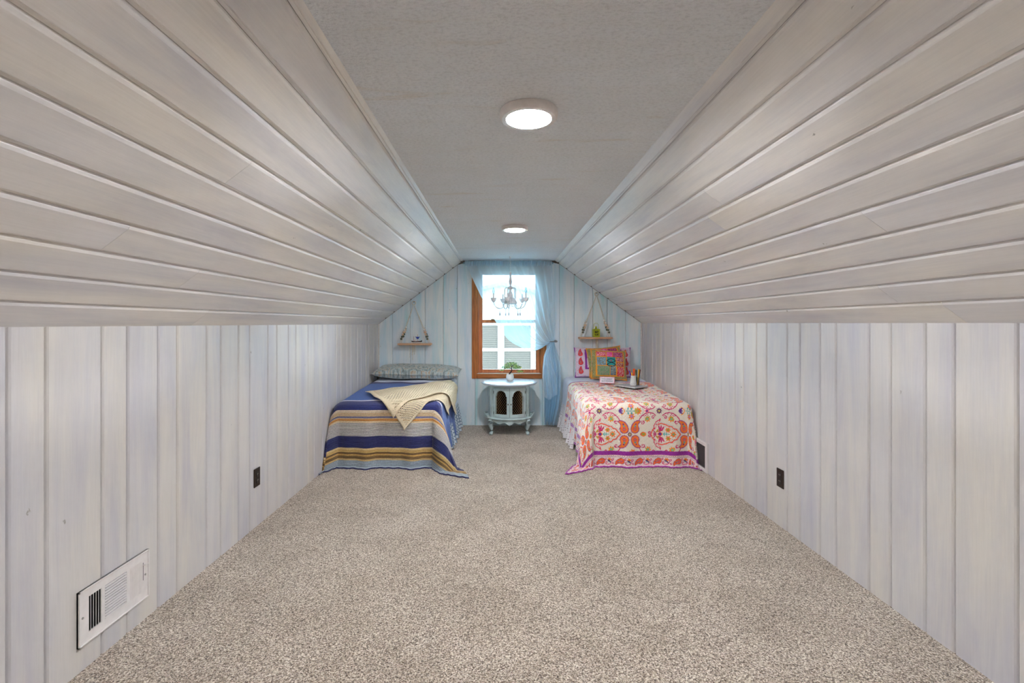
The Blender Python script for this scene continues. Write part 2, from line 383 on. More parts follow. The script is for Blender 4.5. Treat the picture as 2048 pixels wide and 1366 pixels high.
# far gable wall with a window opening
WX0, WX1, WZ0, WZ1 = -0.308, 0.494, 0.640, 1.935
yb0, yb1 = YB + T, YB + 0.16
wb = structure('wall_back', MB().box(XL-0.2, WX0, yb0, yb1, -0.1, 2.25).box(WX1, XR+0.2, yb0, yb1, -0.1, 2.25)
     .box(WX0, WX1, yb0, yb1, -0.1, WZ0).box(WX0, WX1, yb0, yb1, WZ1, 2.25), M['groove'])
setp(wb, 'far gable wall of pale aqua washed upright boards', 'wall')
def roofline(x):
    if x < CL: return HL + (x - XL) * (ZC - HL) / (CL - XL)
    if x > CR: return HR + (XR - x) * (ZC - HR) / (XR - CR)
    return ZC
bx = [XL, -1.362, -1.141, -0.9555, -0.7265, -0.5516, -0.330, -0.155, 0.067, 0.243, 0.5085, 0.722, 0.904, 1.1362, 1.3166, 1.545, XR]
fmb = lambda w_, l, n: (w_, YB + T - n, l)
for a, b in zip(bx[:-1], bx[1:]):
    top = lambda w_: roofline(w_) - 0.004
    if a >= -0.331 and b <= 0.51:
        board(wb, M['wash_blue'], a, b, 0.0, WZ0 - 0.02, fmb, c=0.006, dep=0.007)
        board(wb, M['wash_blue'], a, b, WZ1 + 0.02, top, fmb, c=0.006, dep=0.007)
    else:
        board(wb, M['wash_blue'], a, b, 0.0, top, fmb, c=0.006, dep=0.007)
# rear gable behind the camera
wf = structure('wall_front', MB().prism([(XL-0.2, -0.1), (XR+0.2, -0.1), (XR+0.2, 2.25), (XL-0.2, 2.25)], 'y', YF-0.15, YF), M['trimpaint'])
setp(wf, 'white near gable wall behind the viewer', 'wall')
# thin corner beads of the far wall
obj('trim_1', MB().box(XL, XL+0.012, YB-0.012, YB, 0, HL), M['trimpaint'], kind='structure', label='thin pale corner bead between left wall and gable', category='trim')
obj('trim_2', MB().box(XR-0.012, XR, YB-0.012, YB, 0, HR), M['trimpaint'], kind='structure', label='thin pale corner bead between right wall and gable', category='trim')

# ------------------------------------------------------------------ window
win = thing('window_1', ((WX0+WX1)/2, YB, WZ0), 'honey oak double hung window in the far gable wall', 'window'); win['kind'] = 'structure'
cw = 0.062; y0c, y1c = YB - 0.018, YB + 0.004
obj('casing', MB().bbox(WX0-cw, WX0, y0c, y1c, WZ0-0.058, WZ1+0.058, 0.004), M['oak_v'], win)
obj('casing', MB().bbox(WX1, WX1+cw, y0c, y1c, WZ0-0.058, WZ1+0.058, 0.004), M['oak_v'], win)
obj('casing', MB().bbox(WX0+0.0005, WX1-0.0005, y0c, y1c, WZ1, WZ1+0.058, 0.004), M['oak_h'], win)
obj('casing', MB().bbox(WX0+0.0005, WX1-0.0005, y0c, y1c, WZ0-0.058, WZ0, 0.004), M['oak_h'], win)
obj('stool', MB().bbox(WX0, WX1, YB+0.004, YB+0.15, WZ0-0.012, WZ0+0.006, 0.003), M['trimpaint'], win)
for xa, xb in ((WX0, WX0+0.018), (WX1-0.018, WX1)):
    obj('jamb', MB().box(xa, xb, YB+0.004, YB+0.15, WZ0+0.006, WZ1), M['oak_v'], win)
obj('jamb', MB().box(WX0+0.018, WX1-0.018, YB+0.004, YB+0.15, WZ1-0.018, WZ1), M['oak_h'], win)
zm = 1.29
def sash(z0, z1, ya, name):
    xa, xb = WX0+0.019, WX1-0.019; st = 0.048; yb_ = ya + 0.035
    mb = MB().bbox(xa, xa+st, ya, yb_, z0, z1, 0.004).bbox(xb-st, xb, ya, yb_, z0, z1, 0.004)
    mb.bbox(xa+st-0.002, xb-st+0.002, ya, yb_, z0, z0+0.042, 0.004).bbox(xa+st-0.002, xb-st+0.002, ya, yb_, z1-0.036, z1, 0.004)
    s_ = obj(name, mb, M['sash'], win)
    obj('pane', MB().box(xa+st-0.004, xb-st+0.004, ya+0.015, ya+0.019, z0+0.038, z1-0.032), M['pane'], s_)
sash(WZ0+0.008, zm+0.018, YB+0.045, 'lower_sash')
sash(zm-0.018, WZ1-0.019, YB+0.085, 'upper_sash')
obj('sash_lock', MB().bbox(-0.135, -0.085, YB+0.05, YB+0.075, zm+0.0185, zm+0.034, 0.003), simple('brass', (170, 120, 70), 0.35, 0.8), win)

# ------------------------------------------------------------------ ceiling lights
metalwhite = simple('white_enamel', (232, 226, 222), 0.35, 0.0, 0.02)
def ceiling_light(x, y, label):
    t = thing('ceiling_light', (x, y, ZC), label, 'ceiling light', 'flush disc lights along the ceiling')
    obj('rim', MB().lathe([(0.106, 0.0), (0.108, -0.010), (0.106, -0.024), (0.100, -0.030), (0.0835, -0.030), (0.0825, -0.022)], x, y, 48, ZC-0.0005), metalwhite, t, smooth=True)
    obj('diffuser', MB().lathe([(0.0001, -0.0235), (0.0826, -0.0235)], x, y, 48, ZC), M['lens'], t)
ceiling_light(0.100, 1.752, 'lit round disc light on the ceiling nearest the viewer')
ceiling_light(0.106, 3.843, 'lit round disc light farther back, before the chandelier')
ceiling_light(0.098, -0.339, 'unseen disc light overhead behind the viewer, added in line with the others')  # out of view, added at the row's spacing to light the near end

# ------------------------------------------------------------------ registers and outlets
regpaint = simple('white_register_enamel', (226, 221, 218), 0.4, 0.0, 0.02)
dark = simple('duct_dark', (26, 24, 24), 0.8)
def wall_register():
    # left wall, face turned to +x.  span read off the photo
    y0, y1, z0, z1 = 1.712, 2.052, 0.094, 0.296
    x = XL + 0.0005
    t = thing('floor_register', (x, (y0+y1)/2, z0), 'white three way air register low on the left wall', 'air vent')
    ya, yb_, yc, yd, ye, yf = y0+0.045, y0+0.102, y0+0.117, y0+0.222, y0+0.238, y0+0.302
    za, zb = z0+0.036, z1-0.036
    mb = MB(); th = 0.006
    mb.box(x, x+th, y0, ya, z0, z1).box(x, x+th, yf, y1, z0, z1)
    mb.box(x, x+th, ya, yf, z0, za).box(x, x+th, ya, yf, zb, z1)
    mb.box(x, x+th, yb_, yc, za, zb).box(x, x+th, yd, ye, za, zb)
    # turned outer lip
    mb.box(x-0.0003, x+0.011, y0, y0+0.004, z0, z1).box(x-0.0003, x+0.011, y1-0.004, y1, z0, z1).box(x-0.0003, x+0.011, y0, y1, z0, z0+0.004).box(x-0.0003, x+0.011, y0, y1, z1-0.004, z1)
    obj('face_plate', mb, regpaint, t)
    obj('duct', MB().box(x-0.0003, x+0.0006, ya-0.002, yf+0.002, za-0.002, zb+0.002), dark, t)
    for i in range(5):                                   # upright fins, left bank: open towards the viewer
        yy = ya + (i + 0.5) * (yb_-ya) / 5
        obj('fin', MB().add([(x+0.0012, yy+0.008, za), (x+0.0068, yy, za), (x+0.0068, yy, zb), (x+0.0012, yy+0.008, zb),
             (x+0.0012, yy+0.0092, za), (x+0.0068, yy+0.0014, za), (x+0.0068, yy+0.0014, zb), (x+0.0012, yy+0.0092, zb)],
             [(0,1,2,3),(7,6,5,4),(0,4,5,1),(2,6,7,3),(1,5,6,2),(0,3,7,4)]), regpaint, t)
    for i in range(12):                                  # level fins, middle bank
        zz = za + (i + 0.15) * (zb-za) / 12
        obj('fin', MB().add([(x+0.0012, yc, zz+0.0035), (x+0.0078, yc, zz), (x+0.0078, yd, zz), (x+0.0012, yd, zz+0.0035),
             (x+0.0012, yc, zz+0.0052), (x+0.0078, yc, zz+0.0030), (x+0.0078, yd, zz+0.0030), (x+0.0012, yd, zz+0.0052)],
             [(0,1,2,3),(7,6,5,4),(0,4,5,1),(2,6,7,3),(1,5,6,2),(0,3,7,4)]), regpaint, t)
    for i in range(5):                                   # upright fins, right bank: closed towards the viewer
        yy = ye + (i + 0.15) * (yf-ye) / 5
        obj('fin', MB().add([(x+0.0068, yy+0.0085, za), (x+0.0012, yy, za), (x+0.0012, yy, zb), (x+0.0068, yy+0.0085, zb),
             (x+0.0068, yy+0.0099, za), (x+0.0012, yy+0.0014, za), (x+0.0012, yy+0.0014, zb), (x+0.0068, yy+0.0099, zb)],
             [(0,1,2,3),(7,6,5,4),(0,4,5,1),(2,6,7,3),(1,5,6,2),(0,3,7,4)]), regpaint, t)
    zm_ = (z0+z1)/2
    obj('slot', MB().box(x+0.0055, x+0.0064, yf+0.0075, yf+0.0095, zm_-0.02, zm_+0.055), dark, t)
    obj('lever', MB().tube([(x+0.006, yf+0.0085, zm_+0.045), (x+0.016, yf+0.010, zm_+0.047), (x+0.018, yf+0.024, zm_+0.047)], 0.0022, 6), regpaint, t)
    for yy in (y0+0.018, y1-0.018):
        obj('screw', MB().tube([(x+0.0055, yy, zm_), (x+0.0082, yy, zm_)], 0.0042, 10), simple('screw_steel', (170,168,165), 0.3, 0.8), t)
wall_register()
def outlet(side, yc, zc, label):
    xw = XL if side < 0 else XR; s = 1 if side < 0 else -1
    bz = simple('bronze_plate', (46, 33, 26), 0.35, 0.4); blk = simple('outlet_black', (20, 15, 13), 0.4)
    t = thing('electrical_outlet', (xw, yc, zc), label, 'outlet', 'bronze wall outlets')
    a, b = sorted((xw + s*0.0003, xw + s*0.0065))
    obj('plate', MB().bbox(a, b, yc-0.0355, yc+0.0355, zc-0.0575, zc+0.0575, 0.0022), bz, t)
    for dz in (-0.0195, 0.0195):
        a, b = sorted((xw + s*0.006, xw + s*0.0085))
        r = obj('socket', MB().bbox(a, b, yc-0.0165, yc+0.0165, zc+dz-0.0145, zc+dz+0.0145, 0.002), blk, t)
        for dy, hh in ((-0.006, 0.0045), (0.006, 0.0035)):
            a, b = sorted((xw + s*0.0083, xw + s*0.0092))
            obj('slot', MB().box(a, b, yc+dy-0.0012, yc+dy+0.0012, zc+dz-hh+0.003, zc+dz+hh+0.003), simple('slot_shine', (190,180,168), 0.3, 0.6), r)
    a, b = sorted((xw + s*0.006, xw + s*0.0078))
    obj('screw', MB().tube([(a, yc, zc), (b, yc, zc)], 0.003, 8), bz, t)
po = 1456.4 / (VX - 512.8); outlet(-1, po, CAMZ - (954.5 - VY) * po / F, 'dark bronze outlet plate low on the left knee wall')
po = 1654.0 / (1561.5 - VX); outlet(1, po, CAMZ - (956.5 - VY) * po / F, 'dark bronze outlet plate low on the right knee wall')
def grille():
    # floor level return grille on the right wall beside the floral bed
    yn = 1654.0 / (1417.5 - VX); yfar = yn + 0.36; z0, z1 = 0.004, 0.255
    xa, xb = XR - 0.020, XR - 0.0005
    t = thing('return_air_grille', (XR, (yn+yfar)/2, 0), 'white framed black mesh return grille beside the floral bed', 'air vent')
    fr = 0.030
    for (a, b, c, d) in ((yn, yn+fr, z0, z1), (yfar-fr, yfar, z0, z1), (yn+fr, yfar-fr, z0, z0+fr), (yn+fr, yfar-fr, z1-fr, z1)):
        obj('frame', MB().bbox(xa, xb, a, b, c, d, 0.002), regpaint, t)
    obj('duct', MB().box(xb-0.004, xb, yn+fr, yfar-fr, z0+fr, z1-fr), dark, t)
    mb = MB(); n = 26
    for i in range(1, n):
        yy = yn+fr + (yfar-yn-2*fr)*i/n; mb.box(xa+0.004, xa+0.0055, yy-0.0012, yy+0.0012, z0+fr, z1-fr)
    for i in range(1, 17):
        zz = z0+fr + (z1-z0-2*fr)*i/17; mb.box(xa+0.0055, xa+0.007, yn+fr, yfar-fr, zz-0.0012, zz+0.0012)
    obj('mesh', mb, simple('mesh_grey', (96, 92, 92), 0.5, 0.4), t, kind='stuff')
grille()

# ------------------------------------------------------------------ draped cloth
class Bed:
    def __init__(s, x0, x1, y0, y1, xw, side):
        s.x0, s.x1, s.y0, s.y1, s.xw, s.side = x0, x1, y0, y1, xw, side     # xw: wall plane; side -1 wall at left
    def ztop(s, y): return 0.535 + (np.clip(y, s.y0, 5.75) - s.y0) * 0.046
def drape(B, s, t, off=0.0, r=0.055, flare=0.05, cflare=0.42, wave=0.02, zmin=0.006, seed=0.0):
    """map flat cloth coordinates (s across, t along) onto the bed; overhang turns down over the edges"""
    s = np.asarray(s, float); t = np.asarray(t, float)
    ro = r + off
    xi0, xi1, yi0 = B.x0 + r, B.x1 - r, B.y0 + r
    px = np.clip(s, xi0, xi1); py = np.maximum(t, yi0)
    dx = s - px; dy = t - py; L = np.hypot(dx, dy); Ls = np.maximum(L, 1e-9); nx = dx/Ls; ny = dy/Ls
    q = ro*PI/2
    ang = np.clip(L/ro, 0, PI/2); out = ro*np.sin(ang); down = ro*(1-np.cos(ang))
    ex = np.maximum(L - q, 0); c = np.clip(2*np.abs(nx*ny), 0, 1)
    fl = flare + cflare*c**1.2
    out = out + ex*fl; down = down + ex*np.sqrt(np.clip(1-np.minimum(fl, 0.95)**2, 0.05, 1))
    z = B.ztop(py) + off - down
    hang = np.clip(down/0.5, 0, 1)
    arc = np.where(np.abs(ny) > np.abs(nx), s, t)
    wv = wave*hang*(np.sin(arc*15.0+1.1+seed) + 0.55*np.sin(arc*31.0+0.4+seed*2) )*(1-0.6*c)
    wall_side = (nx*B.side > 0.5)
    wv = np.where(wall_side, 0, wv)
    out = out + np.where(L > q*0.6, np.maximum(wv, -0.012) , 0) + wave*0.35*hang
    zf = zmin
    under = np.maximum(zf - z, 0); out = out + under*0.75; z = np.maximum(z, zf) + np.where(under > 0, 0.004*np.sin(arc*40)**2, 0)
    x = px + nx*out; y = py + ny*out
    lump = 0.004*np.sin(s*9+seed)*np.sin(t*7.3+1+seed) + 0.0025*np.sin(s*21+t*13)
    z = z + np.where(L < 0.02, lump, lump*np.exp(-L*20)) + 0.002
    if B.side < 0: x = np.maximum(x, B.xw + 0.006 + off*0.3)
    else: x = np.minimum(x, B.xw - 0.006 - off*0.3)
    y = np.minimum(y, YB - 0.01)
    return x, y, z
def clothgrid(name, mat, S, Tt, P, parent=None, origin=None, uv=True, colors=None, thick=0.0, **kw):
    """S,Tt 2D cloth coords, P=(x,y,z) 2D arrays"""
    R, C = S.shape; org = np.array(origin if origin is not None else (wloc(parent) if parent else (0,0,0)))
    V = np.stack([P[0], P[1], P[2]], -1).reshape(-1, 3) - org
    idx = np.arange(R*C).reshape(R, C)
    Fc = np.stack([idx[:-1,:-1], idx[:-1,1:], idx[1:,1:], idx[1:,:-1]], -1).reshape(-1, 4)
    keep = kw.pop('keep', None)
    if keep is not None: Fc = Fc[keep.reshape(-1)]
    me = bpy.data.meshes.new(name)
    me.vertices.add(len(V)); me.vertices.foreach_set('co', V.astype(np.float32).ravel())
    me.loops.add(Fc.size); me.loops.foreach_set('vertex_index', Fc.astype(np.int32).ravel())
    me.polygons.add(len(Fc)); me.polygons.foreach_set('loop_start', np.arange(0, Fc.size, 4, dtype=np.int32))
    me.update(calc_edges=True); me.validate()
    me.polygons.foreach_set('use_smooth', np.ones(len(me.polygons), dtype=bool))
    if uv:
        ul = me.uv_layers.new(name='cloth'); li = Fc.ravel()
        ul.data.foreach_set('uv', np.stack([S.reshape(-1)[li], Tt.reshape(-1)[li]], -1).astype(np.float32).ravel())
    if colors is not None:
        ca = me.color_attributes.new('print', 'FLOAT_COLOR', 'POINT')
        cc = np.ones((R*C, 4), np.float32); cc[:, :3] = colors.reshape(-1, 3); ca.data.foreach_set('color', cc.ravel())
    me.materials.append(mat)
    o = bpy.data.objects.new(name, me); COL.objects.link(o)
    if parent: o.parent = parent
    o.location = Vector(org) - (wloc(parent) if parent else Vector((0,0,0)))
    if thick:
        md = o.modifiers.new('thick', 'SOLIDIFY'); md.thickness = thick; md.offset = -1
    setp(o, **kw); return o
def cloth_uv_mat(name, build, rough=0.85, bumpf=None):
    m, nt, b = newmat(name); uv = N(nt, 'ShaderNodeUVMap'); uv.uv_map = 'cloth'
    sp = N(nt, 'ShaderNodeSeparateXYZ'); nt.links.new(uv.outputs[0], sp.inputs[0])
    col, height = build(nt, sp, uv)
    nt.links.new(col, b.inputs['Base Color']); b.inputs['Roughness'].default_value = rough; b.inputs['Specular IOR Level'].default_value = 0.3
    b.inputs['Sheen Weight'].default_value = 0.18
    if height is not None:
        bp = N(nt, 'ShaderNodeBump', i_Strength=0.6, i_Distance=0.004); nt.links.new(height, bp.inputs['Height']); nt.links.new(bp.outputs[0], b.inputs['Normal'])
    return m

BL = Bed(-1.500, -0.560, 4.225, 5.88, XL, -1)
BR = Bed(0.765, 1.705, 4.250, 5.88, XR-0.018, 1)
whitecotton = simple('white_cotton', (222, 228, 240), 0.85, 0, 0.03, 12, 0.15, 120)
def skirtmat(kind):
    def build(nt, sp, uv):
        L = nt.links
        if kind == 'plaid':
            outs = []
            for ch in (0, 1):
                w1 = N(nt, 'ShaderNodeMath', operation='MULTIPLY'); w1.inputs[1].default_value = 170.0; L.new(sp.outputs[ch], w1.inputs[0])
                sn = N(nt, 'ShaderNodeMath', operation='SINE'); L.new(w1.outputs[0], sn.inputs[0]); outs.append(sn)
            mx = N(nt, 'ShaderNodeMath', operation='MAXIMUM'); L.new(outs[0].outputs[0], mx.inputs[0]); L.new(outs[1].outputs[0], mx.inputs[1])
            r = ramp(nt, [(0.55, lin((196, 208, 216))), (0.85, lin((84, 112, 140)))]); L.new(mx.outputs[0], r.inputs[0]); return r.outputs[0], None
        vo = N(nt, 'ShaderNodeTexVoronoi', i_Scale=42.0, i_Randomness=0.35); L.new(uv.outputs[0], vo.inputs['Vector'])
        r = ramp(nt, [(0.16, lin((96, 70, 74))), (0.24, lin((226, 222, 224)))]); L.new(vo.outputs['Distance'], r.inputs[0]); return r.outputs[0], None
    return cloth_uv_mat(kind+'_skirt_cotton', build)
def make_bed(B, label, skind):
    cx = (B.x0+B.x1)/2
    t = thing('bed', (cx, (B.y0+B.y1)/2, 0), label, 'bed')
    # mattress: rounded block following the same top surface
    nx_, ny_ = 14, 18; mb = MB()
    def ring(ins, zf):
        P = []; r = 0.05
        a0, a1, b0, b1 = B.x0+0.004+ins, B.x1-0.004-ins, B.y0+0.004+ins, B.y1-0.004-ins
        for (cx_, cy_, th0) in ((a1-r, b1-r, 0), (a0+r, b1-r, PI/2), (a0+r, b0+r, PI), (a1-r, b0+r, 1.5*PI)):
            for k in range(5):
                th = th0 + PI/2*k/4; x = cx_+r*math.cos(th); y = cy_+r*math.sin(th); P.append((x, y, zf(y)))
        return P
    zt = lambda d: (lambda y: float(B.ztop(y)) - d)
    rows = [ring(0.03, lambda y: 0.30), ring(0.0, lambda y: 0.33), ring(0.0, zt(0.06)), ring(0.02, zt(0.022)), ring(0.055, zt(0.008))]
    mb.grid(rows, True); n0 = len(rows[0]); mb.f.append(tuple(range(n0))[::-1]); mb.f.append(tuple((len(rows)-1)*n0+i for i in range(n0)))
    obj('mattress', mb, simple('mattress_ticking', (214, 212, 208), 0.9), t, smooth=True)
    obj('box_spring', MB().bbox(B.x0+0.02, B.x1-0.02, B.y0+0.03, B.y1-0.02, 0.13, 0.298, 0.012), simple('box_spring_cloth', (198, 196, 192), 0.9), t)
    for xx in (B.x0+0.08, B.x1-0.08):
        for yy in (B.y0+0.12, B.y1-0.10):
            obj('leg', MB().lathe([(0.024, 0.0), (0.026, 0.02), (0.020, 0.13)], xx, yy, 12), simple('leg_black', (30, 28, 27), 0.5), t)
    # skirt along the open side near the head
    xs = B.x1 + 0.012 if B.side < 0 else B.x0 - 0.012; sg = 1 if B.side < 0 else -1
    yy = np.linspace(4.75, 5.885, 160); zz = np.linspace(0.30, 0.012, 14)
    S, Z = np.meshgrid(yy, zz); h = (0.30 - Z)/0.29
    X = xs + sg*(0.006 + h*(0.045 + 0.022*np.sin(S*58) + 0.012*np.sin(S*23)))
    clothgrid('bed_skirt', skirtmat(skind), S, Z, (X, S, Z), t)
    return t
make_bed(BL, 'twin bed against the left wall under the striped quilt', 'plaid')
make_bed(BR, 'twin bed against the right wall under the floral quilt', 'dotted')
# white sheets
def sheet(B, label, sg):
    a, b = (B.x0-0.20, B.x1+0.34) if B.side < 0 else (B.x0-0.40, B.x1+0.20)
    S, Tt = np.meshgrid(np.linspace(a, b, 150), np.linspace(4.55, 5.86, 110))
    P = drape(B, S, Tt, 0.004, wave=0.010, flare=0.03, seed=sg)
    return clothgrid('bed_sheet', whitecotton, S, Tt, P, origin=((B.x0+B.x1)/2, 5.2, 0.55), label=label, category='sheet')
sheet(BL, 'plain white sheet showing beside the paisley pillow', 0.3)
sheet(BR, 'plain white sheet showing around the propped floral pillow', 1.7)

# striped quilt
def striped():
    st = [(0, (40, 44, 92)), (.014, (178, 194, 204)), (.108, (208, 176, 116)), (.122, (120, 92, 48)), (.146, (196, 154, 82)), (.162, (112, 84, 44)), (.172, (200, 164, 98)), (.196, (216, 190, 140)),
          (.212, (34, 38, 90)), (.320, (206, 201, 192)), (.432, (222, 196, 156)), (.450, (206, 140, 66)), (.466, (214, 184, 146)), (.476, (120, 118, 150)), (.486, (206, 178, 142)), (.522, (222, 204, 180)), (.540, (34, 42, 102)), (.700, (226, 222, 226)), (.735, (50, 92, 164)), (1.62, (26, 34, 96))]  # broad blue stripe lightened, with window sheen put into its colour
    def build(nt, sp, uv):
        L = nt.links
        md = N(nt, 'ShaderNodeMath', operation='DIVIDE'); md.inputs[1].default_value = 2.0; L.new(sp.outputs[1], md.inputs[0])
        r = ramp(nt, [(p/2.0, lin(c)) for p, c in st], 'CONSTANT'); L.new(md.outputs[0], r.inputs[0])
        # fine dark pinstripes in the two pale bands
        w1 = N(nt, 'ShaderNodeMath', operation='MULTIPLY'); w1.inputs[1].default_value = 2*PI/0.0125; L.new(sp.outputs[1], w1.inputs[0])
        sn = N(nt, 'ShaderNodeMath', operation='SINE'); L.new(w1.outputs[0], sn.inputs[0])
        gt = N(nt, 'ShaderNodeMath', operation='GREATER_THAN'); gt.inputs[1].default_value = 0.62; L.new(sn.outputs[0], gt.inputs[0])
        mk = ramp(nt, [(0, (0,0,0)), (.014/2, (1,1,1)), (.108/2, (0.25,)*3), (.212/2, (0,0,0)), (.320/2, (1,1,1)), (.432/2, (0.15,)*3), (.54/2, (0,0,0))], 'CONSTANT'); L.new(md.outputs[0], mk.inputs[0])
        ml = N(nt, 'ShaderNodeMath', operation='MULTIPLY'); L.new(gt.outputs[0], ml.inputs[0]); L.new(mk.outputs[0], ml.inputs[1])
        mx = N(nt, 'ShaderNodeMixRGB'); L.new(ml.outputs[0], mx.inputs[0]); L.new(r.outputs[0], mx.inputs[1]); mx.inputs[2].default_value = rgba((92, 92, 106))
        tc = N(nt, 'ShaderNodeTexNoise', i_Scale=90.0, i_Detail=3.0); L.new(uv.outputs[0], tc.inputs['Vector'])
        rr = ramp(nt, [(0.3, (0.8,)*3), (0.65, (1.08,)*3)]); L.new(tc.outputs['Fac'], rr.inputs[0])
        mm = N(nt, 'ShaderNodeMixRGB', blend_type='MULTIPLY', i_Fac=1.0); L.new(mx.outputs[0], mm.inputs[1]); L.new(rr.outputs[0], mm.inputs[2])
        # navy-blue binding on the side hem
        return mm.outputs[0], sn.outputs[0]
    return cloth_uv_mat('striped_quilt_cotton', build)
FD = 0.585
S, Tt = np.meshgrid(np.linspace(BL.x0-0.30, BL.x1+0.50, 260), np.linspace(BL.y0-FD, 5.37, 420))
P = drape(BL, S, Tt, 0.014, cflare=0.38, wave=0.024)
clothgrid('striped_quilt', striped(), S, Tt-(BL.y0-FD), P, origin=((BL.x0+BL.x1)/2, BL.y0, 0.0), thick=0.009,
          label='navy, tan and grey striped quilt draped over the left bed', category='quilt')
# crocheted throw, folded in two, lying across the quilt corner
tan = simple('ecru_crochet_yarn', (222, 206, 174), 0.95, 0, 0.10, 160, 0.9, 260)
thr = thing('crochet_throw', (-0.85, 4.9, 0.6), 'folded beige openwork crochet throw across the striped quilt', 'throw blanket')
def throw_layer(A, B_, C, D, off, bulge, name):
    n, m = 76, 64
    u, v = np.meshgrid(np.linspace(0, 1, n), np.linspace(0, 1, m))
    A, B_, C, D = map(np.array, (A, B_, C, D))
    W = ((1-u)*(1-v))[..., None]*A + (u*(1-v))[..., None]*B_ + (u*v)[..., None]*C + ((1-u)*v)[..., None]*D
    W = W + (np.sin(PI*u)*(v))[..., None]*np.array(bulge)
    W[..., 0] += 0.008*np.sin(v*9+u*4); W[..., 1] += 0.008*np.sin(u*11+1)
    P = drape(BL, W[..., 0], W[..., 1], off, flare=0.08, cflare=0.30, wave=0.014, seed=0.9)
    Z = P[2] + 0.006*np.sin(u*13+v*5)*np.sin(v*11)
    i, j = np.meshgrid(np.arange(n-1), np.arange(m-1))
    br = (j//2) % 2
    hole = ((j % 2) == 0) & (((i + br) % 2) == 0) & (i > 2) & (i < n-4) & (j > 2) & (j < m-4)
    return clothgrid(name, tan, W[..., 0], W[..., 1], (P[0], P[1], Z), thr, keep=~hole, thick=0.003)
throw_layer((-1.04, 4.30), (-0.44, 5.10), (-0.36, 4.62), (-0.86, 3.985), 0.026, (0.0, 0.0), 'lower_fold')
throw_layer((-1.335, 4.64), (-0.44, 5.46), (-0.24, 5.02), (-0.955, 4.06), 0.046, (0.03, 0.07), 'upper_fold')

# ------------------------------------------------------------------ printed cloth painter (numpy raster sampled at the vertices)
class Canvas:
    def __init__(s, w, h, res, base, wrapx=True, wrapy=True):
        s.nx, s.ny = int(round(w/res)), int(round(h/res)); s.rx, s.ry = w/s.nx, h/s.ny; s.w, s.h = w, h
        s.a = np.empty((s.ny, s.nx, 3)); s.a[:] = lin(base); s.wx, s.wy = wrapx, wrapy
    def _win(s, cx, cy, R):
        i0, i1 = int((cx-R)/s.rx)-1, int((cx+R)/s.rx)+2; j0, j1 = int((cy-R)/s.ry)-1, int((cy+R)/s.ry)+2
        I = np.arange(i0, i1); J = np.arange(j0, j1)
        X = (I+0.5)*s.rx - cx; Y = (J+0.5)*s.ry - cy
        if s.wx: I = I % s.nx
        else: k = (I >= 0) & (I < s.nx); I = I[k]; X = X[k]
        if s.wy: J = J % s.ny
        else: k = (J >= 0) & (J < s.ny); J = J[k]; Y = Y[k]
        return I, J, X[None, :], Y[:, None]
    def shape(s, cx, cy, R, fn, col):
        I, J, X, Y = s._win(cx, cy, R)
        m = fn(X + 0*Y, Y + 0*X); sub = s.a[np.ix_(J, I)]; sub[m] = lin(col); s.a[np.ix_(J, I)] = sub
    def disc(s, cx, cy, r, col): s.shape(cx, cy, r, lambda X, Y: X*X+Y*Y < r*r, col)
    def ell(s, cx, cy, a, b, th, col):
        c, d = math.cos(th), math.sin(th)
        s.shape(cx, cy, max(a, b), lambda X, Y: ((X*c+Y*d)/a)**2 + ((-X*d+Y*c)/b)**2 < 1, col)
    def flower(s, cx, cy, r, n, col, cc, ph=0.0):
        s.shape(cx, cy, r, lambda X, Y: np.hypot(X, Y) < r*(0.80+0.20*np.cos(n*np.arctan2(Y, X)+ph)), col); s.disc(cx, cy, r*0.36, cc)
    def path(s, pts, rs, col):
        for i in range(len(pts)-1):
            (x0, y0), (x1, y1) = pts[i], pts[i+1]; r0, r1 = (rs, rs) if not isinstance(rs, (list, tuple)) else (rs[i], rs[i+1])
            k = max(2, int(math.hypot(x1-x0, y1-y0)/max(min(r0, r1)*0.8, 0.0008)))
            for q in range(k+1): f = q/k; s.disc(x0+(x1-x0)*f, y0+(y1-y0)*f, r0+(r1-r0)*f, col)
    def rect(s, x0, x1, y0, y1, col):
        i0, i1, j0, j1 = int(x0/s.rx), int(x1/s.rx), int(y0/s.ry), int(y1/s.ry)
        s.a[max(j0,0):j1, max(i0,0):i1] = lin(col)
    def sample(s, X, Y):
        I = np.floor(X/s.rx).astype(int); J = np.floor(Y/s.ry).astype(int)
        I = I % s.nx if s.wx else np.clip(I, 0, s.nx-1); J = J % s.ny if s.wy else np.clip(J, 0, s.ny-1)
        return s.a[J, I]
MAG, ORG, PUR, CRM, GRN, TEA, PNK = (206, 36, 104), (240, 122, 30), (104, 44, 140), (232, 222, 206), (150, 170, 60), (70, 178, 178), (236, 110, 140)
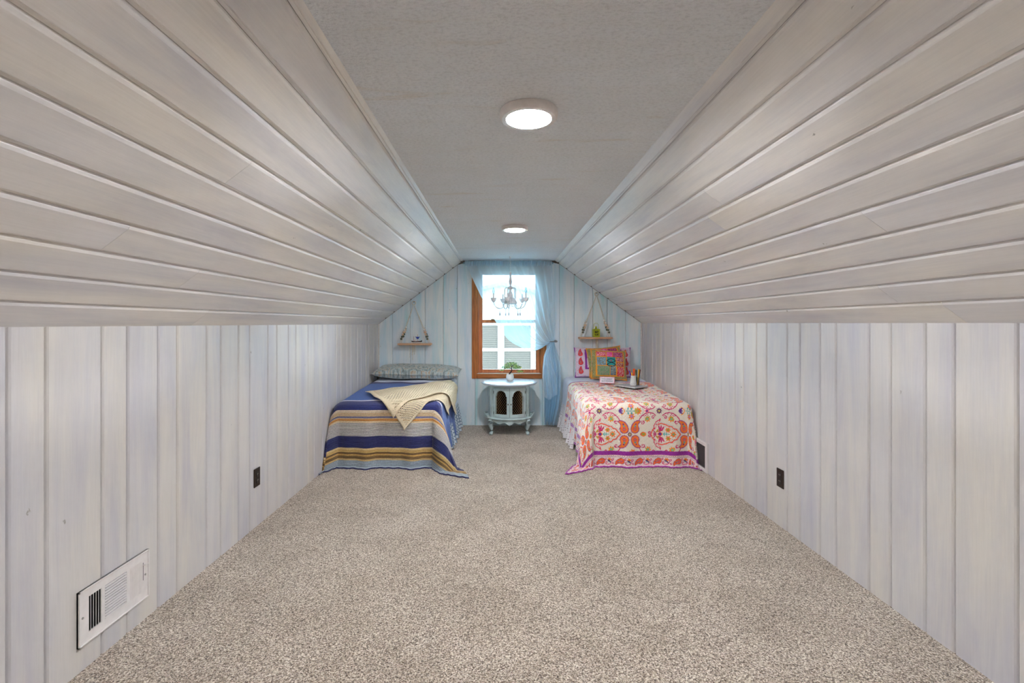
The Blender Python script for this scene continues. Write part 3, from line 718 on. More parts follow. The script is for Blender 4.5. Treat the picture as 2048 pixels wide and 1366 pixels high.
def paisley(c, cx, cy, size, rot, flip=1, out=(150, 40, 130), fill=ORG, bend=1.7):
    """drop with its head at cx,cy; tail leaves along rot (0 = up) and bends to the flip side"""
    pts, rs = [], []; x, y = cx, cy
    for k in range(19):
        f = k/18.0; h = rot - flip*bend*f**1.5
        pts.append((x, y)); rs.append(size*(0.31*(1-f)**0.9 + 0.035)); x -= math.sin(h)*size*0.050; y += math.cos(h)*size*0.050
    c.path(pts, [r+size*0.055 for r in rs], out)
    for k in range(0, 19):
        for sg in (-1, 1):
            h = rot - flip*bend*(k/18.0)**1.5; q = rs[k]+size*0.06
            c.disc(pts[k][0]+sg*math.cos(h)*q, pts[k][1]+sg*math.sin(h)*q, size*0.026, out)
    for k in range(9):
        h = rot + PI + (k-4)*0.36; q = rs[0]+size*0.06; c.disc(cx-math.sin(h)*q, cy+math.cos(h)*q, size*0.026, out)
    c.path(pts, rs, fill)
    c.flower(pts[0][0], pts[0][1], size*0.20, 6, (220, 50, 120), (150, 170, 60)); c.disc(pts[5][0], pts[5][1], size*0.085, (80, 170, 150)); c.disc(pts[9][0], pts[9][1], size*0.07, PUR)
def spiral(c, x, y, r, th0, turns, col, w, s=1):
    pts = []
    for k in range(22):
        f = k/21; th = th0 + s*turns*2*PI*f; rr = r*(1-0.8*f); pts.append((x+rr*math.cos(th), y+rr*math.sin(th)))
    c.path(pts, w, col)
def field_tile():
    W, H = 0.535, 0.41; c = Canvas(W, H, 0.0011, CRM); fx, fy = 0.412, 0.10; ox, oy = fx-0.232, fy
    U = 0.000518
    up = [(185,530),(205,485),(245,420),(300,370),(370,348),(440,368),(490,396),(540,398),(572,436),(620,445),(652,490),(687,528)]
    P = [(fx+(X-850)*U, fy+(530-Y)*U) for X, Y in up]; Q = [(x, 2*fy-y) for x, y in P[::-1]]; loop = P + Q
    for i in range(len(loop)-1):                          # pale dotted halo
        for q in (0.0, 0.33, 0.66):
            x = loop[i][0]*(1-q)+loop[i+1][0]*q; y = loop[i][1]*(1-q)+loop[i+1][1]*q; dx, dy = x-ox+0.02, y-oy; d = math.hypot(dx, dy)+1e-6
            c.disc(x+dx/d*0.0125, y+dy/d*0.0125, 0.0020, (120, 140, 190))
    c.path(loop, 0.0056, (222, 40, 90)); c.path(loop, 0.0030, (240, 110, 50))
    X = lambda px: fx+(px-850)*U
    for sg in (-1, 1):
        Y = lambda py: fy+sg*(530-py)*U
        c.path([(X(252), Y(445)), (X(262), Y(390)), (X(295), Y(335)), (X(335), Y(300)), (X(360), Y(262))], [0.004, 0.014, 0.015, 0.009, 0.002], (222, 40, 90))
        c.path([(X(258), Y(425)), (X(268), Y(388)), (X(298), Y(340)), (X(330), Y(308))], [0.002, 0.009, 0.010, 0.004], CRM)
        c.ell(X(285), Y(365), 0.010, 0.004, sg*0.9, MAG); c.disc(X(308), Y(330), 0.003, PUR)
        for k, (px, py, th) in enumerate(((332, 425, 1.75), (362, 428, 1.45), (392, 440, 1.1))):
            c.ell(X(px), Y(py), 0.024, 0.0068, sg*th, MAG)
        c.ell(X(345), Y(475), 0.026, 0.006, sg*0.35, MAG)
        c.ell(X(298), Y(478), 0.020, 0.0075, sg*0.9, (214, 150, 50)); c.ell(X(298), Y(478), 0.011, 0.003, sg*0.9, GRN)
        for th in (0.15, 0.55): c.ell(X(252), Y(530-22*th*3), 0.020, 0.005, sg*(PI-th*1.6), (196, 50, 110))
        spiral(c, X(158), Y(505), 0.015, sg*-1.2, 1.1, MAG, 0.0040, sg)
        c.flower(X(476), Y(458), 0.024, 6, ORG, GRN)
        c.path([(X(405), Y(530)), (X(425), Y(500))], 0.0036, TEA); c.path([(X(440), Y(530)), (X(455), Y(508))], 0.0032, TEA)
        for (px, py) in ((435, 400), (370, 380), (600, 480), (625, 500), (545, 450), (520, 425)): c.disc(X(px), Y(py), 0.0026, PUR)
        # scrolls, buds and curls above and below
        for sx in (-1, 1):
            R = lambda dx, dy: (fx+sx*dx, fy+sg*dy)
            p = [R(0.083, 0.117), R(0.096, 0.140), R(0.112, 0.160), R(0.145, 0.184), R(0.181, 0.192), R(0.212, 0.184), R(0.236, 0.166)]
            c.path(p, 0.0042, MAG)
            x, y = R(0.214, 0.148); spiral(c, x, y, 0.017, sg*(0.6 if sx > 0 else 2.5), 1.0, MAG, 0.0036, sx*sg)
            x, y = R(0.148, 0.165); c.path([R(0.120, 0.166), R(0.138, 0.160), R(0.150, 0.168)], 0.0030, MAG); c.path([R(0.160, 0.186), R(0.158, 0.172), R(0.170, 0.166)], 0.0028, MAG); c.path([R(0.190, 0.188), R(0.192, 0.174)], 0.0028, MAG)
            x, y = R(0.163, 0.134); c.flower(x, y, 0.029, 7, (244, 144, 30), (120, 190, 150)); c.path([R(0.142, 0.118), R(0.150, 0.140), R(0.160, 0.156)], 0.0034, GRN); c.ell(*R(0.172, 0.150), 0.011, 0.004, 0.8*sx*sg, GRN)
            x, y = R(0.116, 0.100); spiral(c, x, y, 0.017, sg*1.0, 0.85, MAG, 0.0034, -sx*sg); c.path([R(0.100, 0.112), R(0.128, 0.118), R(0.136, 0.104)], 0.0030, MAG)
            paisley(c, fx+sx*0.048, fy+sg*0.046, 0.098, 0.0 if sg > 0 else PI, sx*sg)
    c.shape(X(345), fy, 0.03, lambda A, B: abs(A)+abs(B) < 0.026, ORG); c.shape(X(345), fy, 0.03, lambda A, B: abs(A)+abs(B) < 0.019, PUR)
    c.path([(X(398), fy), (X(500), fy)], 0.0030, TEA)
    c.flower(X(563), fy, 0.029, 7, ORG, GRN); c.disc(X(563), fy, 0.006, TEA)
    c.ell(X(55)+W, fy, 0.026, 0.020, 0, ORG); c.ell(X(55)+W, fy, 0.015, 0.010, 0, GRN); c.disc(X(10)+W, fy, 0.005, MAG)
    c.flower(fx, fy, 0.024, 8, (104, 30, 90), (214, 180, 80)); 
    # cluster between rows
    gx, gy = fx+0.02, fy+0.205
    for dy in (0.048, -0.048): c.flower(gx, gy+dy, 0.031, 7, ORG, (190, 130, 190))
    c.flower(gx+0.058, gy, 0.036, 8, ORG, GRN); c.ell(gx+0.044, gy, 0.016, 0.026, 0, (190, 180, 70)); c.flower(gx+0.052, gy, 0.012, 5, ORG, TEA)
    c.path([(gx-0.050, gy), (gx+0.025, gy)], 0.0040, TEA)
    for dx in (-0.030, 0.002):
        for sy in (-1, 1): c.ell(gx+dx, gy+sy*0.020, 0.013, 0.006, sy*1.2, TEA)
    c.path([(gx-0.090, gy-0.032), (gx-0.078, gy-0.026), (gx-0.064, gy-0.010), (gx-0.062, gy), (gx-0.064, gy+0.010), (gx-0.078, gy+0.026), (gx-0.090, gy+0.032)], 0.0046, (240, 150, 40))
    for dy in (-0.014, 0, 0.014): c.ell(gx-0.096, gy+dy, 0.020, 0.008, dy*38, PUR)
    for k in range(8): c.disc(gx+0.062+0.044*math.cos(-1.3+k*0.37), gy+0.048*math.sin(-1.3+k*0.37), 0.0030, PUR)
    c.flower(fx+0.158, gy, 0.022, 4, PNK, PUR)
    c.flower(fx-0.267, gy, 0.028, 8, (104, 30, 96), (214, 190, 90)); 
    return c
def border_tile():
    W, H = 0.168, 0.172; c = Canvas(W, H, 0.0011, (240, 222, 216), wrapy=False)
    c.rect(0, W, 0, 0.027, (164, 36, 156)); c.rect(0, W, 0.137, H, (150, 34, 150))
    for y in (0.0345, 0.1295):
        for k in range(9): c.disc(k*W/9+0.006, y, 0.0032, (120, 60, 60)); c.disc((k+0.5)*W/9+0.006, y+0.003, 0.0028, (226, 60, 100))
    c.rect(0, W, 0.042, 0.0445, (110, 70, 120)); c.rect(0, W, 0.119, 0.1215, (110, 70, 120))
    paisley(c, 0.052, 0.086, 0.066, 1.75, -1, (150, 40, 90), (238, 104, 30), 1.2)
    c.path([(0.084, 0.060), (0.105, 0.055), (0.128, 0.060), (0.140, 0.078), (0.138, 0.096)], 0.0030, MAG); spiral(c, 0.148, 0.100, 0.013, 3.0, 1.0, MAG, 0.0028); spiral(c, 0.092, 0.072, 0.011, 4.6, 1.0, MAG, 0.0026, -1)
    spiral(c, 0.150, 0.066, 0.010, 0.0, 1.0, MAG, 0.0026, -1); spiral(c, 0.086, 0.100, 0.010, 1.0, 1.0, MAG, 0.0026)
    c.flower(0.118, 0.096, 0.019, 6, (244, 140, 30), (230, 110, 40)); c.path([(0.100, 0.092), (0.112, 0.088), (0.124, 0.078), (0.128, 0.070)], [0.003, 0.006, 0.006, 0.003], (70, 44, 110)); c.disc(0.106, 0.078, 0.004, TEA)
    return c
FT, BT = field_tile(), border_tile()
FDR = 0.575
s0, s1, t0, t1 = BR.x0-0.50, BR.x1+0.22, BR.y0-FDR, 5.40
S, Tt = np.meshgrid(np.linspace(s0, s1, int((s1-s0)/0.003)), np.linspace(t0, t1, int((t1-t0)/0.003)))
P = drape(BR, S, Tt, 0.014, cflare=0.20, wave=0.014, seed=2.2)
dist = np.stack([Tt-t0, S-s0, np.maximum(t1-Tt+0.142, 0)], 0); e = dist.min(0); which = dist.argmin(0)
colr = FT.sample(S - 0.905 + 0.18, Tt - t0 - 0.320 + 0.10)
along = np.where(which == 1, Tt, S)
bc = BT.sample(along, np.minimum(e, 0.171)); colr = np.where((e < 0.172)[..., None], bc, colr)
puck = 0.0014*np.sin(S*2*PI/0.03)*np.sin(Tt*2*PI/0.03)
clothgrid('floral_quilt', M['floral'], S, Tt, (P[0], P[1]-puck, P[2]+puck), origin=((BR.x0+BR.x1)/2, BR.y0, 0), uv=False, colors=colr, thick=0.009,
          label='cream quilt printed with orange and magenta paisleys on the right bed', category='quilt')

# ------------------------------------------------------------------ cushions
def pillow_grid(w_, h_, th, n=60, pinch=0.07, sag=0.0, corner=0.5, seed=0.0, flange=0.0):
    """front and back sheets in local (x, z) with thickness along y; returns coords arrays U,V and front/back P"""
    u, v = np.meshgrid(np.linspace(-1, 1, n), np.linspace(-1, 1, n))
    x = u*w_/2*(1 - pinch*(1-v**2)*np.abs(u)**2); z = v*h_/2*(1 - pinch*(1-u**2)*np.abs(v)**2)
    uu, vv = np.clip(np.abs(u)/(1-flange), 0, 1), np.clip(np.abs(v)/(1-flange), 0, 1)
    d = th/2*((1-uu**2.6)*(1-vv**2.6))**corner
    wr_ = 0.05*th*np.sin(u*7+seed)*np.sin(v*6+seed*2)*(1-uu**4)*(1-vv**4)
    return u, v, x, z, d + wr_ + 0.0022
def cushion(name, mat, w_, h_, th, center, tilt, yaw, label, cat, colfn=None, n=60, roll=0.0, pinch=0.07, flange=0.0, group=None, seed=0.0, flat=False, corner=0.5):
    from mathutils import Euler
    u, v, x, z, d = pillow_grid(w_, h_, th, n, pinch, seed=seed, flange=flange, corner=corner)
    R = Euler((tilt, roll, yaw), 'XYZ').to_matrix()
    V = []; C = []; Fc = []; A = np.array(R)
    for sgn in (-1, 1):
        L = np.stack([x, sgn*d, z], -1).reshape(-1, 3); V.append(L @ A.T)
        if colfn is not None: C.append(colfn(x/w_+0.5, z/h_+0.5).reshape(-1, 3))
    V = np.concatenate(V); idx = np.arange(n*n).reshape(n, n); nn = n*n
    f = np.stack([idx[:-1,:-1], idx[:-1,1:], idx[1:,1:], idx[1:,:-1]], -1).reshape(-1, 4)
    Fc = f.tolist() + (f[:, ::-1] + nn).tolist()
    rim = list(idx[0, :]) + list(idx[1:, -1]) + list(idx[-1, -2::-1]) + list(idx[-2:0:-1, 0])
    for k in range(len(rim)):
        a, b = rim[k], rim[(k+1) % len(rim)]; Fc.append((a, a+nn, b+nn, b))
    me = bpy.data.meshes.new(name); me.from_pydata(V.tolist(), [], [tuple(int(i) for i in q) for q in Fc]); me.update()
    me.polygons.foreach_set('use_smooth', [True]*len(me.polygons))
    ul = me.uv_layers.new(name='cloth'); uvv = np.concatenate([np.stack([x, z], -1).reshape(-1, 2)]*2)
    li = np.empty(len(me.loops), dtype=np.int32); me.loops.foreach_get('vertex_index', li); ul.data.foreach_set('uv', uvv[li].astype(np.float32).ravel())
    if colfn is not None:
        ca = me.color_attributes.new('print', 'FLOAT_COLOR', 'POINT'); cc = np.ones((2*nn, 4), np.float32); cc[:, :3] = np.concatenate(C); ca.data.foreach_set('color', cc.ravel())
    me.materials.append(mat); o = bpy.data.objects.new(name, me); COL.objects.link(o); o.location = center
    return setp(o, label, cat, group)
def paisleymat():
    def build(nt, sp, uv):
        L = nt.links
        n0 = N(nt, 'ShaderNodeTexNoise', i_Scale=5.0, i_Detail=2.0); L.new(uv.outputs[0], n0.inputs['Vector'])
        av = N(nt, 'ShaderNodeMixRGB', blend_type='ADD', i_Fac=0.12); L.new(uv.outputs[0], av.inputs[1]); L.new(n0.outputs['Color'], av.inputs[2])
        vo = N(nt, 'ShaderNodeTexVoronoi', i_Scale=6.0); L.new(av.outputs[0], vo.inputs['Vector'])
        ml = N(nt, 'ShaderNodeMath', operation='MULTIPLY'); ml.inputs[1].default_value = 24.0; L.new(vo.outputs['Distance'], ml.inputs[0])
        sn = N(nt, 'ShaderNodeMath', operation='SINE'); L.new(ml.outputs[0], sn.inputs[0])
        n2 = N(nt, 'ShaderNodeTexNoise', i_Scale=55.0, i_Detail=3.0); L.new(uv.outputs[0], n2.inputs['Vector'])
        ad = N(nt, 'ShaderNodeMath', operation='MULTIPLY_ADD'); ad.inputs[1].default_value = 0.15; L.new(sn.outputs[0], ad.inputs[0]); L.new(n2.outputs['Fac'], ad.inputs[2])
        r = ramp(nt, [(0.20, lin((118, 126, 120))), (0.40, lin((150, 162, 160))), (0.54, lin((186, 200, 202))), (0.66, lin((196, 186, 166))), (0.80, lin((164, 138, 114)))]); L.new(ad.outputs[0], r.inputs[0])
        return r.outputs[0], n2.outputs['Fac']
    return cloth_uv_mat('grey_paisley_sateen', build, 0.5)
cushion('bed_pillow', paisleymat(), 1.02, 0.42, 0.145, (-1.005, 5.692, 0.694), -PI/2+0.10, 0.0, 'grey and tan paisley pillow lying at the head of the left bed', 'pillow', n=70, pinch=0.04, roll=0.02, flange=0.04, seed=1.3, corner=0.30)
# floral sham
def sham_print(X, Y):
    c = Canvas(0.70, 0.38, 0.0016, (226, 206, 222), False, False)
    rng = random.Random(5)
    for k in range(420): c.disc(rng.uniform(0, 0.7), rng.uniform(0, 0.38), rng.uniform(0.002, 0.004), rng.choice([(206, 110, 150), (150, 70, 160), (236, 140, 120), (200, 170, 200)]))
    for (x, y) in [(0.075, y) for y in (0.09, 0.2, 0.31)] + [(0.625, y) for y in (0.08, 0.19, 0.30)] + [(x, 0.06) for x in (0.2, 0.3, 0.4, 0.5)]:
        paisley(c, x, y-0.02, 0.070, 0.2, 1, (190, 40, 90), (220, 70, 60), 0.7)
    c.rect(0.125, 0.15, 0.10, 0.35, (150, 50, 160)); c.rect(0.55, 0.575, 0.10, 0.35, (150, 50, 160)); c.rect(0.125, 0.575, 0.10, 0.12, (150, 50, 160))
    for k in range(6): c.flower(0.19+0.06*k, 0.22+0.05*(k % 2), 0.030, 7, ORG, MAG)
    c.rect(0, 0.016, 0, 0.38, (140, 50, 150)); c.rect(0.684, 0.70, 0, 0.38, (140, 50, 150)); c.rect(0, 0.7, 0, 0.012, (150, 50, 160))
    return c.sample(X*0.70, Y*0.38)
cushion('pillow_sham', M['floral'], 0.70, 0.37, 0.12, (1.235, 5.796, 0.792), 0.0-0.22, 0.0, 'floral pink and purple pillow propped against the gable wall', 'pillow', sham_print, 150, pinch=0.05, seed=0.4)
def patch_print(seed, rows):
    def fn(X, Y):
        c = Canvas(1.0, 1.0, 0.004, (150, 142, 84), False, False); rng = random.Random(seed)
        for k in range(900):                              # beadwork on the border
            c.disc(rng.random(), rng.random(), 0.008, rng.choice([(120, 150, 110), (170, 160, 70), (110, 120, 80), (190, 196, 160), (96, 104, 60)]))
        g = (232, 148, 22)
        c.rect(0.13, 0.90, 0.10, 0.93, g)
        for (x0, x1, y0, y1, base, sp_) in rows:
            c.rect(x0, x1, y0, y1, base)
            for k in range(int(320*(x1-x0)*(y1-y0)/0.08)):
                x, y = rng.uniform(x0+.01, x1-.01), rng.uniform(y0+.01, y1-.01); c.disc(x, y, rng.uniform(0.005, 0.010), rng.choice(sp_))
        # teal ikat square in the middle
        c.rect(0.42, 0.66, 0.45, 0.72, (20, 150, 150))
        for k in range(2):
            cy = 0.60 - 0.13*k
            c.path([(0.42, cy), (0.48, cy+0.05), (0.54, cy+0.07), (0.60, cy+0.05), (0.66, cy)], 0.012, (14, 26, 40)); c.path([(0.42, cy), (0.48, cy-0.04), (0.54, cy-0.05), (0.60, cy-0.04), (0.66, cy)], 0.012, (14, 26, 40))
        c.ell(0.54, 0.60, 0.03, 0.018, 0, (170, 30, 60))
        for a, b in ((0.0, 0.042), (0.958, 1.0)): c.rect(a, b, 0, 1, g); c.rect(0, 1, a, b, g)
        return c.sample(X*0.999, Y*0.999)
    return fn
rowsA = [(0.15, 0.40, 0.74, 0.90, (206, 60, 90), [(236, 150, 170), (240, 200, 200), (196, 30, 60)]), (0.42, 0.58, 0.74, 0.90, (232, 40, 150), [(240, 150, 190), (220, 90, 160)]), (0.60, 0.87, 0.73, 0.90, (170, 20, 100), [(110, 20, 70), (200, 40, 120), (190, 160, 170)]),
         (0.16, 0.40, 0.45, 0.71, (110, 150, 170), [(140, 120, 80), (150, 190, 200), (90, 110, 130)]), (0.68, 0.88, 0.58, 0.71, (150, 60, 90), [(200, 180, 160), (110, 40, 60), (220, 150, 160)]), (0.68, 0.88, 0.43, 0.56, (130, 30, 50), [(180, 60, 70), (200, 170, 130)]),
         (0.17, 0.50, 0.13, 0.43, (120, 150, 110), [(150, 170, 130), (160, 130, 120), (100, 140, 110)]), (0.52, 0.67, 0.14, 0.43, (90, 110, 130), [(140, 150, 150), (100, 90, 90), (170, 180, 160)]), (0.70, 0.89, 0.12, 0.41, (206, 24, 60), [(230, 150, 150), (170, 20, 50), (200, 180, 170)])]
cushion('throw_cushion', M['patch'], 0.43, 0.36, 0.12, (1.245, 5.536, 0.786), -0.30, 0.03, 'patchwork cushion with a teal centre square, orange edging, in front', 'cushion', patch_print(2, rowsA), 120, roll=0.055, group='patchwork cushions on the floral bed', seed=0.8)
cushion('throw_cushion', M['patch'], 0.42, 0.36, 0.10, (1.232, 5.672, 0.814), -0.28, 0.0, 'patchwork cushion mostly hidden behind the other, orange corners showing', 'cushion', patch_print(9, rowsA), 90, roll=-0.085, group='patchwork cushions on the floral bed', seed=2.1)

# ------------------------------------------------------------------ things on the floral quilt
def bedz(y): return float(BR.ztop(y)) + 0.026
card = thing('tent_card', (1.17, 5.27, bedz(5.27)), 'small pink edged white folded card before the patchwork cushion', 'card')
zc = bedz(5.27); pk = simple('pink_card', (238, 180, 196), 0.7); wc = simple('white_card', (240, 236, 240), 0.7)
a = Vector((1.080, 5.245, zc)); b = Vector((1.238, 5.215, zc)); up = Vector((0.012, 0.045, 0.066)); bk = Vector((0.03, 0.10, 0.0))
def thickquad(p0, p1, p2, p3, th=0.0015):
    n = (p1-p0).cross(p3-p0).normalized()*th
    return MB().add([p0,p1,p2,p3,p0+n,p1+n,p2+n,p3+n], [(0,3,2,1),(4,5,6,7),(0,1,5,4),(1,2,6,5),(2,3,7,6),(3,0,4,7)])
obj('front_leaf', thickquad(a, b, b+up, a+up), pk, card)
obj('back_leaf', thickquad(a+bk, b+bk, b+up, a+up), pk, card)
d_ = (b-a); nrm = d_.cross(up).normalized()*0.002
obj('label_panel', thickquad(a+d_*0.05+up*0.10-nrm*-1.0, a+d_*0.95+up*0.10+nrm, a+d_*0.95+up*0.88+nrm, a+d_*0.05+up*0.88+nrm, 0.0006), wc, card)
mb = MB()
rng = random.Random(4)
for row, (f0, f1) in enumerate(((0.58, 0.74), (0.26, 0.42))):
    x = 0.14
    while x < 0.84:
        l = rng.uniform(0.035, 0.075)
        q = thickquad(a+d_*x+up*f0+nrm*1.5, a+d_*(x+l)+up*f0+nrm*1.5, a+d_*(x+l)+up*f1+nrm*1.5, a+d_*x+up*f1+nrm*1.5, 0.0003); mb.add(q.v, q.f); x += l + 0.022
obj('lettering', mb, simple('grey_ink', (130, 126, 140), 0.8), card)
# slate coloured sketchbook
yb_ = 5.02; zb_ = bedz(5.0) + 0.004
sk = thing('sketchbook', (1.37, 5.02, zb_), 'thin grey sketchbook lying under the pen jars', 'book')
def rotbox(cx, cy, w_, d_, z0, z1, ang):
    c, s = math.cos(ang), math.sin(ang); P = []
    for (x, y) in ((-w_/2,-d_/2),(w_/2,-d_/2),(w_/2,d_/2),(-w_/2,d_/2)): P.append((cx+x*c-y*s, cy+x*s+y*c))
    return MB().prism(P, 'z', z0, z1)
obj('pages', rotbox(1.37, 5.03, 0.205, 0.270, zb_+0.002, zb_+0.010, 0.62), simple('page_white', (230, 228, 224), 0.8), sk)
obj('cover', rotbox(1.37, 5.03, 0.210, 0.275, zb_+0.0102, zb_+0.0125, 0.62), simple('slate_cover', (186, 190, 194), 0.35), sk)
obj('cover', rotbox(1.37, 5.03, 0.210, 0.275, zb_-0.0003, zb_+0.0018, 0.62), simple('slate_cover_dark', (58, 60, 66), 0.45), sk)
zj = zb_ + 0.0128
jar = thing('pen_jar', (1.383, 4.99, zj), 'white cut glass jar of pens standing on the sketchbook', 'jar')
wg = simple('milky_pressed_glass', (226, 228, 226), 0.15, 0, 0.12, 160, 0.8, 90)
prof = [(0.026, 0.0), (0.031, 0.006), (0.036, 0.022), (0.033, 0.045), (0.029, 0.070), (0.030, 0.095), (0.033, 0.110), (0.030, 0.110), (0.027, 0.095), (0.026, 0.070), (0.030, 0.045), (0.032, 0.022), (0.026, 0.010), (0.0001, 0.010)]
obj('glass_body', MB().lathe(prof, 1.383, 4.99, 12, zj), wg, jar, smooth=True)
obj('copper_base', MB().lathe([(0.0275, 0.0), (0.029, 0.005), (0.0275, 0.006)], 1.383, 4.99, 16, zj-0.0002), simple('copper_band', (150, 96, 66), 0.3, 0.7), jar)
gl = thing('drinking_glass', (1.438, 5.035, zj), 'clear tumbler of markers behind the white jar', 'glass')
obj('tumbler', MB().lathe([(0.020, 0.0), (0.0225, 0.085), (0.0205, 0.085), (0.0185, 0.006), (0.0001, 0.006)], 1.438, 5.035, 18, zj), M['glass'], gl, smooth=True)
def pen(cx, cy, z0, top, r, col, label, flat=False):
    t_ = Vector(top); b_ = Vector((cx, cy, z0)); d = (t_-b_); L = d.length; d.normalize()
    o = thing('marker_pen', b_, label, 'pen', 'pens in the jars on the floral bed')
    mt = simple('pen_'+label.split()[0], col, 0.35, 0, 0.02)
    obj('barrel', MB().tube([b_, b_+d*(L-0.045)], r*0.92, 10), mt, o)
    obj('cap', MB().tube([b_+d*(L-0.045), b_+d*(L-0.004), b_+d*L], [r, r, r*0.7], 10), mt, o)
zp = zj + 0.013
pen(1.380, 4.988, zp, (1.340, 4.985, zp+0.150), 0.0065, (84, 30, 190), 'violet pen leaning left out of the white jar')
pen(1.376, 4.998, zp, (1.352, 5.006, zp+0.158), 0.0060, (240, 170, 50), 'pale orange pen leaning left beside the violet pen')
pen(1.388, 4.978, zp, (1.358, 4.972, zp+0.128), 0.0070, (246, 176, 30), 'amber pen, shortest and frontmost in the white jar')
pen(1.387, 4.996, zp, (1.396, 5.010, zp+0.166), 0.0120, (232, 88, 16), 'thick orange marker upright in the white jar')
pen(1.432, 5.032, zj+0.007, (1.425, 5.036, zj+0.165), 0.0065, (30, 84, 40), 'green marker leaning left in the clear tumbler')
pen(1.437, 5.028, zj+0.007, (1.452, 5.026, zj+0.172), 0.0060, (244, 190, 40), 'yellow marker in the middle of the clear tumbler')
pen(1.443, 5.034, zj+0.007, (1.466, 5.040, zj+0.168), 0.0095, (120, 50, 20), 'brown marker leaning right in the clear tumbler')
pen(1.440, 5.042, zj+0.007, (1.474, 5.058, zj+0.160), 0.0060, (40, 60, 30), 'dark olive marker at the back of the clear tumbler')

# ------------------------------------------------------------------ drum table between the beds
TX, TY = 0.088, 5.568
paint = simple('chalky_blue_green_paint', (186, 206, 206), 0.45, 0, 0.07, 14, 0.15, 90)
paint_sheen = simple('top_paint_window_sheen', (206, 216, 226), 0.22, 0, 0.03, 10)  # paler than the body paint: window sheen put into the base colour
glaze = simple('umber_glaze', (70, 62, 52), 0.6)
brass = simple('antique_brass', (126, 96, 58), 0.35, 0.7)
tb = thing('drum_table', (TX, TY, 0), 'pale blue drum cabinet table with arched grille doors under the window', 'side table')
def cyl(r, th, z): return (TX + r*math.sin(th), TY - r*math.cos(th), z)      # th measured from the front
def cbox(mb, r0, r1, ta, tb_, za, zb, za2=None, zb2=None):
    """curved block between radii r0<r1, angles ta<tb_, heights za..zb at ta and za2..zb2 at tb_"""
    za2 = za if za2 is None else za2; zb2 = zb if zb2 is None else zb2
    V = [cyl(r0,ta,za), cyl(r1,ta,za), cyl(r1,ta,zb), cyl(r0,ta,zb), cyl(r0,tb_,za2), cyl(r1,tb_,za2), cyl(r1,tb_,zb2), cyl(r0,tb_,zb2)]
    mb.add(V, [(0,1,2,3),(7,6,5,4),(0,4,5,1),(1,5,6,2),(2,6,7,3),(3,7,4,0)])
# top with a softly scalloped rim
n = 96; P = []
for (r, z) in ((0.0001, 0.592), (0.300, 0.592), (0.321, 0.588), (0.328, 0.578), (0.316, 0.566), (0.296, 0.561), (0.0001, 0.561)):
    row = []
    for k in range(n):
        th = 2*PI*k/n; rr = r*(1 + (0.010*math.cos(12*th) if r > 0.2 else 0)); row.append((TX+rr*math.sin(th), TY-rr*math.cos(th)*0.985, z))
    P.append(row)
obj('table_top', MB().grid(P, True), paint_sheen, tb, smooth=True)
A52 = math.radians(52)
obj('cabinet_body', MB().lathe([(0.240, 0.20), (0.240, 0.5605)], TX, TY, 44, 0, -PI/2+A52, 1.5*PI-A52), paint, tb, smooth='full')
obj('recess_shadow', MB().lathe([(0.226, 0.2055), (0.226, 0.5565)], TX, TY, 44, 0), simple('cabinet_inside_shadow', (10, 9, 8), 0.9, spec=0.05), tb)  # near-black drum stands in for the shadow behind grilles and door gaps
obj('upper_apron', (lambda m: ([cbox(m, 0.236, 0.252, -A52+2*A52*k/20, -A52+2*A52*(k+1)/20, 0.540, 0.5608) for k in range(20)], m)[1])(MB()), paint, tb)
obj('base_moulding', MB().lathe([(0.0001, 0.176), (0.262, 0.176), (0.282, 0.184), (0.290, 0.192), (0.284, 0.200), (0.262, 0.206), (0.0001, 0.206)], TX, TY, 64), paint, tb, smooth=True)
# gallery lips at the two sides
for sg in (-1, 1):
    pts = []
    for k in range(13):
        th = sg*(math.radians(60) + math.radians(55)*k/12); f = k/12
        pts.append(cyl(0.284+0.006*math.sin(PI*f), th, 0.206 + 0.024*math.sin(PI*f)**1.0))
    obj('gallery_lip', MB().tube(pts, 0.007, 8), paint, tb, smooth=True)
# scalloped lower apron
m_ = MB(); K = 40
def apz(th):
    q = th/A52; return 0.150 - 0.016*math.cos(q*PI*4)*(1-abs(q)) - 0.010*(1-abs(q)) + 0.014*max(0, abs(q)-0.7)/0.3
for k in range(K):
    t0_, t1_ = -A52+2*A52*k/K, -A52+2*A52*(k+1)/K; cbox(m_, 0.252, 0.264, t0_, t1_, apz(t0_), 0.177, apz(t1_), 0.177)
obj('lower_apron', m_, paint, tb)
